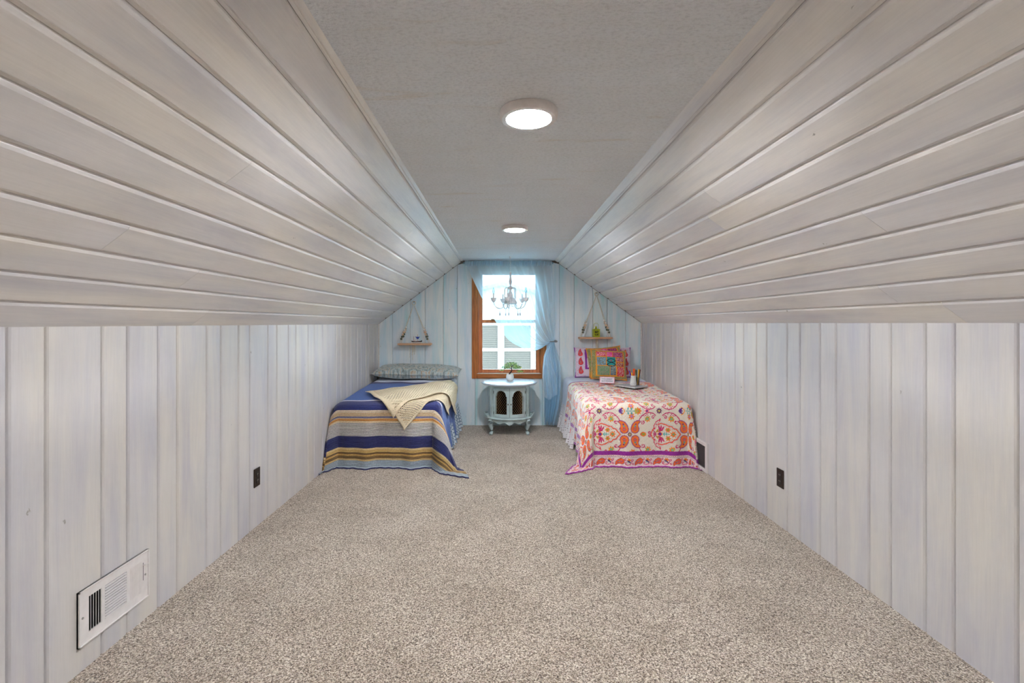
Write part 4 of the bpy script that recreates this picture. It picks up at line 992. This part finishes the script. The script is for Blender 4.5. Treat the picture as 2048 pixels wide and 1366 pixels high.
# doors
DZ0, DZ1 = 0.209, 0.538
def door(t0_, t1_, knob_side):
    w_ = t1_ - t0_; ta, tb2 = t0_ + w_*0.160, t1_ - w_*0.160; za, zs = DZ0+0.036, DZ1-0.092; zr = 0.052; tm = (ta+tb2)/2; hw = (tb2-ta)/2
    m_ = MB(); r0, r1 = 0.244, 0.258
    def arch(th):
        q = min(abs(th-tm)/hw, 1.0)
        if q > 0.86: return zs
        return zs + 0.012 + zr*math.sqrt(max(0, 1-(q/0.86)**2))
    k0 = 4
    for k in range(k0):
        cbox(m_, r0, r1, t0_+(ta-t0_)*k/k0, t0_+(ta-t0_)*(k+1)/k0, DZ0, DZ1); cbox(m_, r0, r1, tb2+(t1_-tb2)*k/k0, tb2+(t1_-tb2)*(k+1)/k0, DZ0, DZ1)
    K = 22
    for k in range(K):
        a, b = ta+(tb2-ta)*k/K, ta+(tb2-ta)*(k+1)/K
        cbox(m_, r0, r1, a, b, DZ0, za); cbox(m_, r0, r1, a, b, arch(a), DZ1, arch(b), DZ1)
    d = obj('door', m_, paint, tb)
    # glaze line around the opening
    pts = [cyl(0.2585, ta, za), cyl(0.2585, ta, zs)] + [cyl(0.2585, ta+(tb2-ta)*k/20, arch(ta+(tb2-ta)*k/20)) for k in range(1, 20)] + [cyl(0.2585, tb2, zs), cyl(0.2585, tb2, za)]
    obj('glaze_line', MB().tube(pts, 0.0022, 5), glaze, d)
    # brass lattice
    m_ = MB(); z1 = zs+zr+0.02; step = 0.034
    for s_ in (-1, 1):
        c0 = -0.5
        while c0 < 0.9:
            seg = []
            for k in range(61):
                th = ta + (tb2-ta)*k/60; z = c0 + s_*(th-tm)*0.25*1.25
                if za-0.004 < z < min(arch(th)+0.004, z1): seg.append(cyl(0.243, th, z))
                else:
                    if len(seg) > 1: m_.tube(seg, 0.0010, 4)
                    seg = []
            if len(seg) > 1: m_.tube(seg, 0.0010, 4)
            c0 += step
    obj('brass_grille', m_, brass, d)
    tk = t1_ - w_*0.075 if knob_side > 0 else t0_ + w_*0.075
    obj('knob', MB().ball(cyl(0.266, tk, 0.362), 0.0065, 8, 6, 1.5), glaze, d, smooth=True)
    th_ = t0_ + 0.004 if knob_side > 0 else t1_ - 0.004
    for zz in (0.255, 0.490):
        obj('hinge', MB().tube([cyl(0.259, th_, zz-0.016), cyl(0.259, th_, zz+0.016)], 0.0036, 6), glaze, d)
AD = math.radians(44)
door(-AD, -0.006, 1); door(0.006, AD, -1)
# posts and cabriole legs
for th in (-A52, A52, PI-A52, PI+A52):
    m_ = MB(); c0 = Vector(cyl(0.252, th, 0)); e = Vector((math.sin(th), -math.cos(th), 0)); tn = Vector((math.cos(th), math.sin(th), 0))
    fr = 1 if abs(th) < 1.5 else 0
    P = []
    for z, hw, hd in ((0.2065, 0.021, 0.018), (0.30, 0.021, 0.018), (0.53, 0.021, 0.018), (0.5605, 0.024, 0.022)):
        P.append([tuple(c0 + tn*(hw*a) + e*(hd*b) + Vector((0,0,z))) for a, b in ((-1,-1),(-1,0.5),(-0.6,1),(0.6,1),(1,0.5),(1,-1))])
    m_.grid(P, True); m_.f.append((0,1,2,3,4,5)); m_.f.append(tuple(18+i for i in range(6)))
    p = obj('post', m_, paint, tb)
    if fr:
        for a in (-0.85, 0.85):
            obj('glaze_line', MB().tube([c0+tn*(0.021*a)+e*0.0135+Vector((0,0,0.21)), c0+tn*(0.021*a)+e*0.0135+Vector((0,0,0.53))], 0.0018, 5), glaze, p)
    pts = [c0 + e*d_ + Vector((0,0,z)) for d_, z in ((0.004, 0.178), (0.020, 0.155), (0.024, 0.130), (0.014, 0.095), (0.002, 0.062), (-0.002, 0.040), (0.008, 0.024), (0.018, 0.012), (0.018, 0.0))]
    obj('leg', MB().tube(pts, [0.026, 0.028, 0.027, 0.021, 0.0155, 0.0145, 0.019, 0.022, 0.017], 12), paint, tb, smooth=True)

# ------------------------------------------------------------------ bonsai
bx_, by_, bz_ = 0.098, 5.615, 0.5921
bn = thing('bonsai', (bx_, by_, bz_), 'small green bonsai in a white bowl on the drum table', 'potted plant')
obj('pot', MB().lathe([(0.026, 0.0), (0.034, 0.004), (0.045, 0.028), (0.046, 0.052), (0.041, 0.072), (0.036, 0.078), (0.033, 0.074), (0.034, 0.062), (0.0001, 0.062)], bx_, by_, 24, bz_), simple('white_glaze', (232, 232, 230), 0.15, 0, 0.02), bn, smooth=True)
obj('soil', MB().lathe([(0.0001, 0.066), (0.034, 0.064)], bx_, by_, 16, bz_), simple('moss_soil', (74, 66, 46), 0.95), bn)
bark = simple('bark', (66, 44, 42), 0.9, 0, 0.2, 80, 0.6)
def B_(x, y, z): return Vector((bx_+x, by_+y, bz_+z))
obj('trunk', MB().tube([B_(-0.006,0,0.06), B_(-0.004,0,0.085), B_(0.014,0.004,0.105), B_(0.024,0,0.122), B_(0.018,0,0.145), B_(0.024,0,0.175)], [0.011, 0.009, 0.0075, 0.0065, 0.005, 0.003], 8), bark, bn, smooth=True)
for pts in ([B_(0.022,0,0.122), B_(0.06,-0.005,0.128), B_(0.10,0,0.118), B_(0.135,0,0.104)], [B_(0.018,0,0.140), B_(-0.02,0.01,0.150), B_(-0.055,0,0.142), B_(-0.10,0,0.122)], [B_(0.022,0,0.165), B_(0.045,-0.02,0.19)], [B_(0.022,0,0.160), B_(0.0,0.02,0.192)]):
    obj('branch', MB().tube(pts, [0.004]+[0.003]*(len(pts)-2)+[0.0015], 6), bark, bn)
def leafmat():
    m, nt, b = newmat('bonsai_leaf'); L = nt.links; tc = N(nt, 'ShaderNodeTexCoord'); nz = N(nt, 'ShaderNodeTexNoise', i_Scale=75.0, i_Detail=2.0); L.new(tc.outputs['Object'], nz.inputs['Vector'])
    r = ramp(nt, [(0.38, lin((48, 92, 30))), (0.5, lin((132, 178, 60))), (0.60, lin((214, 232, 150)))]); L.new(nz.outputs['Fac'], r.inputs[0]); L.new(r.outputs[0], b.inputs['Base Color']); b.inputs['Roughness'].default_value = 0.5
    return m
m_ = MB(); rng = random.Random(11)
for (cx, cy, cz, rx, rz, cnt) in ((0.02, 0, 0.185, 0.085, 0.034, 420), (-0.045, 0, 0.158, 0.055, 0.022, 170), (0.085, 0, 0.155, 0.055, 0.026, 190), (0.115, 0, 0.112, 0.035, 0.016, 80), (0.145, 0, 0.108, 0.018, 0.012, 24), (-0.10, 0, 0.124, 0.030, 0.010, 34)):
    for k in range(cnt):
        while True:
            x, y, z = rng.uniform(-1,1), rng.uniform(-1,1), rng.uniform(-0.7,1)
            if x*x+y*y+z*z < 1: break
        c = B_(cx+x*rx, cy+y*rx*0.7, cz+z*rz); s_ = rng.uniform(0.004, 0.0075)
        d1 = Vector((rng.uniform(-1,1), rng.uniform(-1,1), rng.uniform(-0.3,0.8))).normalized(); d2 = d1.cross(Vector((rng.uniform(-1,1), rng.uniform(-1,1), rng.uniform(-1,1)))).normalized()
        m_.add([c-d1*s_*1.4, c+d2*s_*0.7, c+d1*s_*1.4, c-d2*s_*0.7], [(0,1,2,3)])
o = obj('foliage', m_, leafmat(), bn, kind='stuff')

# ------------------------------------------------------------------ curtain
YC = 5.835
rod = obj('curtain_rod', MB().tube([(-0.47, YC, 2.008), (0.635, YC, 2.008)], 0.011, 12), simple('aqua_rod', (132, 176, 196), 0.5), origin=(0.08, YC, 2.008), smooth=True,
     label='slim aqua painted curtain rod tight under the ceiling', category='curtain rod')
cu = thing('curtain', (0.30, YC, 0.02), 'sheer ice blue curtain swept aside over the window', 'curtain')
L0 = np.array([(-0.445, 2.02), (-0.415, 1.944), (-0.330, 1.76), (-0.247, 1.584), (-0.160, 1.43), (-0.073, 1.281), (0.000, 1.165), (0.065, 1.072), (0.130, 1.020), (0.206, 0.980), (0.290, 0.945), (0.368, 0.925), (0.430, 0.932), (0.485, 0.956), (0.540, 1.000), (0.590, 1.030)])
R0 = np.array([(0.612, 2.02), (0.620, 1.94), (0.630, 1.76), (0.638, 1.6), (0.644, 1.5), (0.650, 1.40), (0.652, 1.32), (0.652, 1.26), (0.650, 1.21), (0.648, 1.17), (0.645, 1.14), (0.642, 1.12), (0.638, 1.10), (0.633, 1.085), (0.628, 1.070), (0.622, 1.055)])
def resamp(P_, n):
    d = np.concatenate([[0], np.cumsum(np.hypot(*np.diff(P_, axis=0).T))]); q = np.linspace(0, d[-1], n); return np.stack([np.interp(q, d, P_[:, 0]), np.interp(q, d, P_[:, 1])], -1)
nv, nu = 90, 200
def smooth_(P_):
    Q = P_.copy()
    for _ in range(6): Q[1:-1] = 0.25*Q[:-2] + 0.5*Q[1:-1] + 0.25*Q[2:]
    return Q
A_, B2 = smooth_(resamp(L0, nv)), smooth_(resamp(R0, nv))
u = np.linspace(0, 1, nu)[None, :]; v = np.linspace(0, 1, nv)[:, None]
g = u + 0.10*np.sin(PI*u)*v*(1-v)*2
X = A_[:, 0][:, None]*(1-g) + B2[:, 0][:, None]*g; Z = A_[:, 1][:, None]*(1-g) + B2[:, 1][:, None]*g
X[0] = np.linspace(-0.445, 0.612, nu)
fold = np.sin(u*2*PI*7 + 0.9*np.sin(u*9) + v*1.5) + 0.35*np.sin(u*2*PI*15 + 1.0 + v*2)
amp = (0.010 + 0.020*np.clip(v*3, 0, 1))*(1-0.45*v)
Yc = YC - 0.012 - amp*0.5*fold - 0.03*np.sin(PI*v) 
Z = Z + 0.010*fold*np.sin(PI*v)*(0.3+v)
hem = (u < 0.02)
Uu, Vv = np.broadcast_arrays(u, v)
clothgrid('swag_panel', M['sheer'], Uu.copy(), Vv.copy(), (X, Yc, Z), cu)
# header gathered on the rod
nh = 260; u = np.linspace(0, 1, nh)[None, :]; v = np.linspace(0, 1, 10)[:, None]
Yh = YC - 0.017 - 0.009*np.sin(u*2*PI*34+v)*(0.5+0.5*v) ; Xh = -0.452 + 1.070*u + 0*v; Zh = 2.034 - 0.060*v + 0.003*np.sin(u*60)
Uu, Vv = np.broadcast_arrays(u, v); clothgrid('rod_pocket', M['sheer2'], Uu.copy(), Vv.copy(), (Xh, Yh+0*v, Zh), cu)
# the tail below the tie
prof_l = np.array([(1.048, 0.600), (1.00, 0.572), (0.95, 0.545), (0.86, 0.510), (0.72, 0.495), (0.60, 0.492), (0.50, 0.503), (0.40, 0.515), (0.25, 0.515), (0.12, 0.513), (0.02, 0.515)])
prof_r = np.array([(1.048, 0.640), (1.00, 0.650), (0.95, 0.664), (0.86, 0.690), (0.72, 0.712), (0.60, 0.716), (0.50, 0.714), (0.40, 0.706), (0.25, 0.685), (0.12, 0.655), (0.02, 0.630)])
nz_, nu = 120, 130
zz = np.linspace(1.048, 0.022, nz_)[:, None]; u = np.linspace(0, 1, nu)[None, :]
xl = np.interp(-zz, -prof_l[:, 0], prof_l[:, 1]); xr = np.interp(-zz, -prof_r[:, 0], prof_r[:, 1])
vv = (1.048-zz)/1.026
ph = u*2*PI*5.2
X = xl + (xr-xl)*(u + 0.045*np.sin(ph*1.0+vv*2)); Yt = YC - 0.020 - (0.008+0.034*np.clip(vv*3, 0, 1))*np.sin(ph + 1.2*np.sin(vv*3)) - 0.02*vv
hemz = 0.022 + 0.10*np.abs(((u*2.3+0.2) % 1)-0.5)
Z = zz + (hemz - 0.022)*vv
Uu, Vv = np.broadcast_arrays(u, vv); clothgrid('tail', M['sheer2'], Uu.copy(), Vv.copy(), (X, Yt, Z + 0*u), cu)
# a second cascading layer of the hem with zig-zag edge
zz2 = np.linspace(1.03, 0.36, 70)[:, None]; u2 = np.linspace(0, 1, 60)[None, :]; v2 = (1.03-zz2)/0.67
xl2 = np.interp(-zz2, -prof_l[:, 0], prof_l[:, 1]) + 0.002; wid = 0.030 + 0.13*np.clip(v2*1.6, 0, 1)
X2 = xl2 + wid*u2; Y2 = YC - 0.060 - 0.014*np.sin(u2*2*PI*2.2+v2) - 0.012*v2; Z2 = zz2 + 0.16*(1-u2)*v2**2*0 + 0.12*v2*(u2 < 2)*(np.abs(u2-0.35) - 0.2)
Uu, Vv = np.broadcast_arrays(u2, v2); clothgrid('cascade', M['sheer'], Uu.copy(), Vv.copy(), (X2, Y2, Z2), cu)
tie = thing('curtain_holdback', (0.655, YB, 1.045), 'pewter wall holdback gripping the blue curtain', 'curtain hook')
pew = simple('pewter', (150, 146, 142), 0.35, 0.8)
obj('rosette', MB().tube([(0.668, YB-0.001, 1.047), (0.668, YB-0.012, 1.047)], 0.016, 14), pew, tie)
obj('arm', MB().tube([(0.668, YB-0.010, 1.047), (0.668, YB-0.10, 1.047), (0.650, YB-0.126, 1.047), (0.610, YB-0.130, 1.045), (0.585, YB-0.122, 1.045)], 0.0055, 8), pew, tie, smooth=True)
obj('finial', MB().ball((0.672, YB-0.105, 1.047), 0.012, 10, 6), pew, tie, smooth=True)

# ------------------------------------------------------------------ chandelier
CX, CY = 0.103, 5.55
ch = thing('chandelier', (CX, CY, ZC), 'small white crystal chandelier hanging before the window', 'chandelier')
chm = simple('antique_white_metal', (240, 241, 243), 0.4, 0.1, 0.05)
obj('canopy', MB().lathe([(0.018, 0.0), (0.020, -0.006), (0.012, -0.012), (0.008, -0.024), (0.004, -0.030)], CX, CY, 20, ZC-0.0005), chm, ch, smooth=True)
z = ZC - 0.026; k = 0
while z > 1.878:
    pts = []
    for i in range(13):
        a = 2*PI*i/12; hx, hz = 0.0065*math.cos(a), 0.0125*math.sin(a)
        pts.append((CX+(hx if k % 2 else 0), CY+(0 if k % 2 else hx), z-0.011+hz))
    obj('chain_link', MB().tube(pts, 0.0016, 5, False), chm, ch); z -= 0.0205; k += 1
obj('stem', MB().lathe([(0.002, 1.872), (0.006, 1.868), (0.016, 1.862), (0.008, 1.850), (0.011, 1.838), (0.012, 1.800), (0.020, 1.760), (0.017, 1.735), (0.008, 1.715), (0.012, 1.700), (0.030, 1.694), (0.034, 1.686), (0.012, 1.676), (0.010, 1.640), (0.022, 1.625), (0.026, 1.600), (0.030, 1.575), (0.060, 1.545), (0.074, 1.520), (0.078, 1.500), (0.060, 1.492), (0.0001, 1.490)], CX, CY, 24), chm, ch, smooth=True)
cry = glassmat('crystal', (0.80, 0.82, 0.86))
for i, deg in enumerate((188, 260, 332, 44, 116)):
    a = math.radians(deg); e = Vector((math.cos(a), math.sin(a), 0)); c = Vector((CX, CY, 0))
    prof = [(0.010, 1.668), (0.030, 1.680), (0.052, 1.684), (0.064, 1.675), (0.068, 1.650), (0.068, 1.560), (0.070, 1.500), (0.082, 1.462), (0.108, 1.442), (0.140, 1.442), (0.170, 1.458), (0.190, 1.485), (0.199, 1.520)]
    ar = obj('arm', MB().tube([c + e*r + Vector((0,0,z)) for r, z in prof], 0.0058, 8), chm, ch, smooth=True)
    p = c + e*0.199
    obj('drip_cup', MB().lathe([(0.006, 1.515), (0.020, 1.524), (0.030, 1.545), (0.034, 1.565), (0.030, 1.562), (0.024, 1.545), (0.0001, 1.535)], p.x, p.y, 14), chm, ar, smooth=True)
    obj('candle', MB().lathe([(0.0085, 1.535), (0.0085, 1.615), (0.0070, 1.618), (0.0001, 1.618)], p.x, p.y, 10), chm, ar, smooth=True)
    if i in (0, 2): obj('bulb', MB().lathe([(0.006, 1.617), (0.012, 1.632), (0.013, 1.645), (0.008, 1.668), (0.003, 1.688), (0.0001, 1.690)], p.x, p.y, 10), cry, ar, smooth=True)
    for rr, zt in ((0.125, 1.440),):
        q = c + e*rr; m_ = MB()
        for b in range(3): m_.ball((q.x, q.y, zt-0.010-b*0.012), 0.0045, 6, 4)
        m_.lathe([(0.0005, zt-0.042), (0.005, zt-0.052), (0.0075, zt-0.068), (0.004, zt-0.080), (0.0002, zt-0.086)], q.x, q.y, 6)
        obj('crystal_drop', m_, simple('smoky_crystal', (150, 146, 160), 0.1, 0.3), ar)
    # bead garland to the next arm cup
    a2 = a + math.radians(72); p2 = c + Vector((math.cos(a2), math.sin(a2), 0))*0.075; m_ = MB()
    for b in range(1, 12):
        f = b/12; q = p*(1-f) + p2*f; zz_ = 1.545*(1-f) + 1.50*f - 0.055*math.sin(PI*f); m_.ball((q.x, q.y, zz_), 0.0042, 6, 4)
    obj('bead_garland', m_, simple('bead_crystal', (196, 196, 204), 0.1, 0.2), ar)

# ------------------------------------------------------------------ hanging shelves
rope = simple('jute_cord', (216, 208, 188), 0.9, 0, 0.1, 120)
bw, bt, bg = simple('bead_white', (232, 228, 222), 0.5), simple('bead_peach', (222, 190, 158), 0.6), simple('bead_green', (92, 98, 80), 0.6)
def swing_shelf(x0, x1, ztop, kx, kz, label, cords, tilt=0.0):
    yb2, yf2 = YB - 0.006, YB - 0.135; yk = YB - 0.012
    t = thing('hanging_shelf', ((x0+x1)/2, YB, ztop), label, 'shelf', 'beaded rope shelves on the gable wall')
    obj('plank', MB().bbox(x0, x1, yf2, yb2, ztop-0.022, ztop, 0.003), M['shelfwood'], t)
    pts = [(kx+0.022*math.cos(2*PI*i/16), yk-0.004, kz+0.022*math.sin(2*PI*i/16)) for i in range(17)]
    obj('rope_loop', MB().tube(pts, 0.0045, 6, False), rope, t)
    obj('nail', MB().tube([(kx, YB-0.0002, kz+0.012), (kx, YB-0.022, kz+0.012)], 0.004, 8), dark, t)
    for sg, xe in ((-1, x0+0.022), (1, x1-0.022)):
        for yy in (yf2+0.02, yb2-0.015):
            P0, P1 = Vector((kx+sg*0.004, yk-0.008, kz-0.022)), Vector((xe, yy, ztop-0.001)); d = P1-P0
            c_ = obj('cord', MB().tube([P0, P0+d*0.5, P1], 0.0028, 6), rope, t)
            obj('cord_end', MB().tube([(xe, yy, ztop-0.0225), (xe, yy, ztop-0.034)], 0.006, 6), rope, c_)
            f = 0.66 if yy < YB-0.08 else 0.60
            for k, mt in enumerate((bw, bt, bt, bg, bg)):
                p = P0 + d*(f + k*0.056); obj('bead', MB().ball(tuple(p), 0.0135, 10, 6), mt, c_, smooth=True)
    for k, (dx, ln, r) in enumerate(cords):
        xx = kx + dx; obj('tassel', MB().tube([(xx, YB-0.05, ztop-0.0225), (xx+0.003, YB-0.045, ztop-0.022-ln*0.5), (xx-0.004, YB-0.045, ztop-0.022-ln)], r, 6), rope, t)
swing_shelf(-1.268, -0.864, 1.024, -1.089, 1.5215, 'beaded rope shelf with a toy boat above the striped bed', [(-0.045, 0.16, 0.0018), (-0.015, 0.13, 0.003), (0.0, 0.10, 0.0022), (0.014, 0.12, 0.003), (-0.008, 0.19, 0.0022)])
swing_shelf(0.948, 1.353, 1.100, 1.178, 1.632, 'beaded rope shelf with a lime lantern above the floral bed', [(-0.010, 0.24, 0.009), (0.004, 0.22, 0.008)])
# toy boat
bxc, byc, bzc = -1.045, YB-0.075, 1.0243
bt_ = thing('toy_boat', (bxc, byc, bzc), 'toy fishing boat with black and white hull and blue sail', 'toy boat')
hull = []
for (z, hw, hl, rk) in ((0.0, 0.012, 0.052, 0.0), (0.010, 0.018, 0.058, 0.002), (0.022, 0.021, 0.062, 0.006)):
    row = []
    for k in range(20):
        th = 2*PI*k/20; x = math.cos(th); y = math.sin(th); row.append((bxc + hl*x + rk*x, byc + hw*y*(1-0.25*abs(x)), bzc + z + 0.010*abs(x)**4*(z/0.022)))
    hull.append(row)
m_ = MB().grid(hull, True); m_.f.append(tuple(range(20))[::-1]); m_.f.append(tuple(40+i for i in range(20)))
obj('hull', m_, simple('hull_black', (30, 28, 36), 0.4), bt_, smooth=True)
obj('hull_stripe', MB().grid([[(bxc+0.0640*math.cos(2*PI*k/20), byc+0.0222*math.sin(2*PI*k/20)*(1-0.25*abs(math.cos(2*PI*k/20))), bzc+z) for k in range(20)] for z in (0.003, 0.015)], True), simple('hull_white', (236, 230, 220), 0.4), bt_)
obj('deckhouse', MB().bbox(bxc-0.035, bxc-0.012, byc-0.010, byc+0.010, bzc+0.021, bzc+0.042, 0.002), simple('deck_white', (226, 214, 208), 0.5), bt_)
obj('bow_post', MB().bbox(bxc+0.052, bxc+0.066, byc-0.006, byc+0.006, bzc+0.018, bzc+0.036, 0.003), simple('bow_black', (28, 26, 30), 0.4), bt_)
obj('mast', MB().tube([(bxc+0.012, byc, bzc+0.02), (bxc+0.012, byc, bzc+0.110)], 0.0022, 6), simple('mast_wood', (196, 142, 96), 0.6), bt_)
obj('mast', MB().tube([(bxc-0.036, byc, bzc+0.02), (bxc-0.036, byc, bzc+0.085)], 0.0018, 6), simple('mast_red', (150, 70, 60), 0.6), bt_)
obj('sail', MB().prism([(bxc-0.020, bzc+0.080), (bxc+0.044, bzc+0.080), (bxc+0.028, bzc+0.066), (bxc+0.026, bzc+0.052), (bxc, bzc+0.052), (bxc-0.002, bzc+0.066)], 'y', byc-0.004, byc-0.002), simple('sail_blue', (44, 70, 168), 0.6), bt_)
# lime lantern
lx, ly, lz = 1.160, YB-0.075, 1.1003
lt = thing('lantern', (lx, ly, lz), 'lime green cut metal lantern on the right hanging shelf', 'lantern')
lime = simple('lime_enamel', (168, 176, 20), 0.4, 0, 0.08); hs = 0.036
obj('base', MB().bbox(lx-hs-0.003, lx+hs+0.003, ly-hs-0.003, ly+hs+0.003, lz, lz+0.008, 0.001), lime, lt)
for i, (sx, sy) in enumerate(((-1,-1), (1,-1), (1,1), (-1,1))):
    obj('corner_post', MB().box(lx+sx*hs-0.004, lx+sx*hs+0.004, ly+sy*hs-0.004, ly+sy*hs+0.004, lz+0.008, lz+0.090), lime, lt)
obj('candle_well', MB().box(lx-hs+0.006, lx+hs-0.006, ly-hs+0.006, ly+hs-0.006, lz+0.008, lz+0.088), simple('lantern_inside', (60, 62, 16), 0.7), lt)
m_ = MB(); m_.box(lx-hs, lx+hs, ly-hs-0.001, ly-hs+0.0005, lz+0.008, lz+0.022); m_.box(lx-hs, lx+hs, ly-hs-0.001, ly-hs+0.0005, lz+0.078, lz+0.090); m_.box(lx-hs, lx-hs+0.014, ly-hs-0.001, ly-hs+0.0005, lz+0.02, lz+0.08); m_.box(lx+hs-0.014, lx+hs, ly-hs-0.001, ly-hs+0.0005, lz+0.02, lz+0.08)
for i in range(6):
    a0 = i*1.1; cxp, czp = lx+0.012*math.cos(a0*1.7), lz+0.032+0.007*i
    m_.tube([(cxp+0.010*math.cos(a0+q*0.7), ly-hs-0.0005, czp+0.010*math.sin(a0+q*0.7)) for q in range(6)], 0.0028, 5)
obj('cut_panel', m_, lime, lt)
obj('roof', MB().grid([[(lx+sx*s_, ly+sy*s_, lz+z) for sx, sy in ((-1,-1),(1,-1),(1,1),(-1,1))] for s_, z in ((hs+0.007, 0.090), (hs+0.007, 0.096), (0.016, 0.103), (0.012, 0.106))], True), lime, lt)
obj('chimney', MB().lathe([(0.011, 0.104), (0.011, 0.118), (0.014, 0.121), (0.010, 0.130), (0.0001, 0.132)], lx, ly, 14, lz), lime, lt, smooth=True)
obj('bail_handle', MB().tube([(lx+0.033*math.cos(PI*i/14), ly, lz+0.110+0.062*math.sin(PI*i/14)**0.7) if 0 < i < 14 else (lx+0.033*math.cos(PI*i/14), ly, lz+0.097) for i in range(15)], 0.0022, 6), lime, lt, smooth=True)

# ------------------------------------------------------------------ the neighbour's house outside
YN = 12.0
hw_ = simple('white_siding', (206, 210, 214), 0.6, 0, 0.03); gp = simple('siding_reflection_glass', (84, 62, 50), 0.5, 0, 0.05)  # pane colour stands for grey siding mirrored in the glass
nb = thing('neighbor_house', (0.1, YN, -3.0), 'pale house with white framed windows seen through the window', 'house')
obj('gable_wall', MB().prism([(-3.2, -3.0), (3.2, -3.0), (3.2, 1.45), (0.0, 2.20), (-3.2, 1.45)], 'y', YN+0.02, YN+3.5), hw_, nb)
for sg in (-1, 1):
    obj('roof_slope', MB().add([(0, YN-0.25, 2.30), (sg*3.6, YN-0.25, 1.46), (sg*3.6, YN+3.6, 1.46), (0, YN+3.6, 2.30), (0, YN-0.25, 2.21), (sg*3.6, YN-0.25, 1.37), (sg*3.6, YN+3.6, 1.37), (0, YN+3.6, 2.21)], [(0,1,2,3),(7,6,5,4),(0,4,5,1),(1,5,6,2),(2,6,7,3),(3,7,4,0)]), simple('pale_roof', (150, 156, 162), 0.8), nb)
for (xa, xb) in ((-0.90, -0.10), (0.06, 0.735)):
    fr = MB(); za, zb = 0.10, 1.215; fw = 0.06
    fr.box(xa-fw, xa, YN-0.05, YN+0.02, za-fw, zb+fw).box(xb, xb+fw, YN-0.05, YN+0.02, za-fw, zb+fw).box(xa, xb, YN-0.05, YN+0.02, za-fw, za).box(xa, xb, YN-0.05, YN+0.02, zb, zb+fw).box(xa, xb, YN-0.04, YN+0.02, 0.568, 0.640)
    f_ = obj('window_frame', fr, simple('frame_white', (240, 240, 240), 0.5), nb)
    for (z0_, z1_) in ((za, 0.568), (0.640, zb)):
        p_ = obj('mirroring_pane', MB().box(xa, xb, YN-0.004, YN+0.006, z0_, z1_), gp, f_)
        n_ = int((z1_-z0_)/0.045)
        obj('siding_reflection', (lambda m: ([m.box(xa+0.01, xb-0.01, YN-0.012, YN-0.004, z0_+(k+0.2)*(z1_-z0_)/n_, z0_+(k+0.75)*(z1_-z0_)/n_) for k in range(n_)], m)[1])(MB()), simple('reflected_siding_grey', (98, 76, 64), 0.6), f_, kind='stuff')  # bars imitate lines of siding reflected in the panes
structure('ground', MB().box(-40, 40, 6.6, 60, -3.1, -3.0), simple('lawn', (120, 140, 96), 0.95), label='lawn outside far below the window', category='lawn')
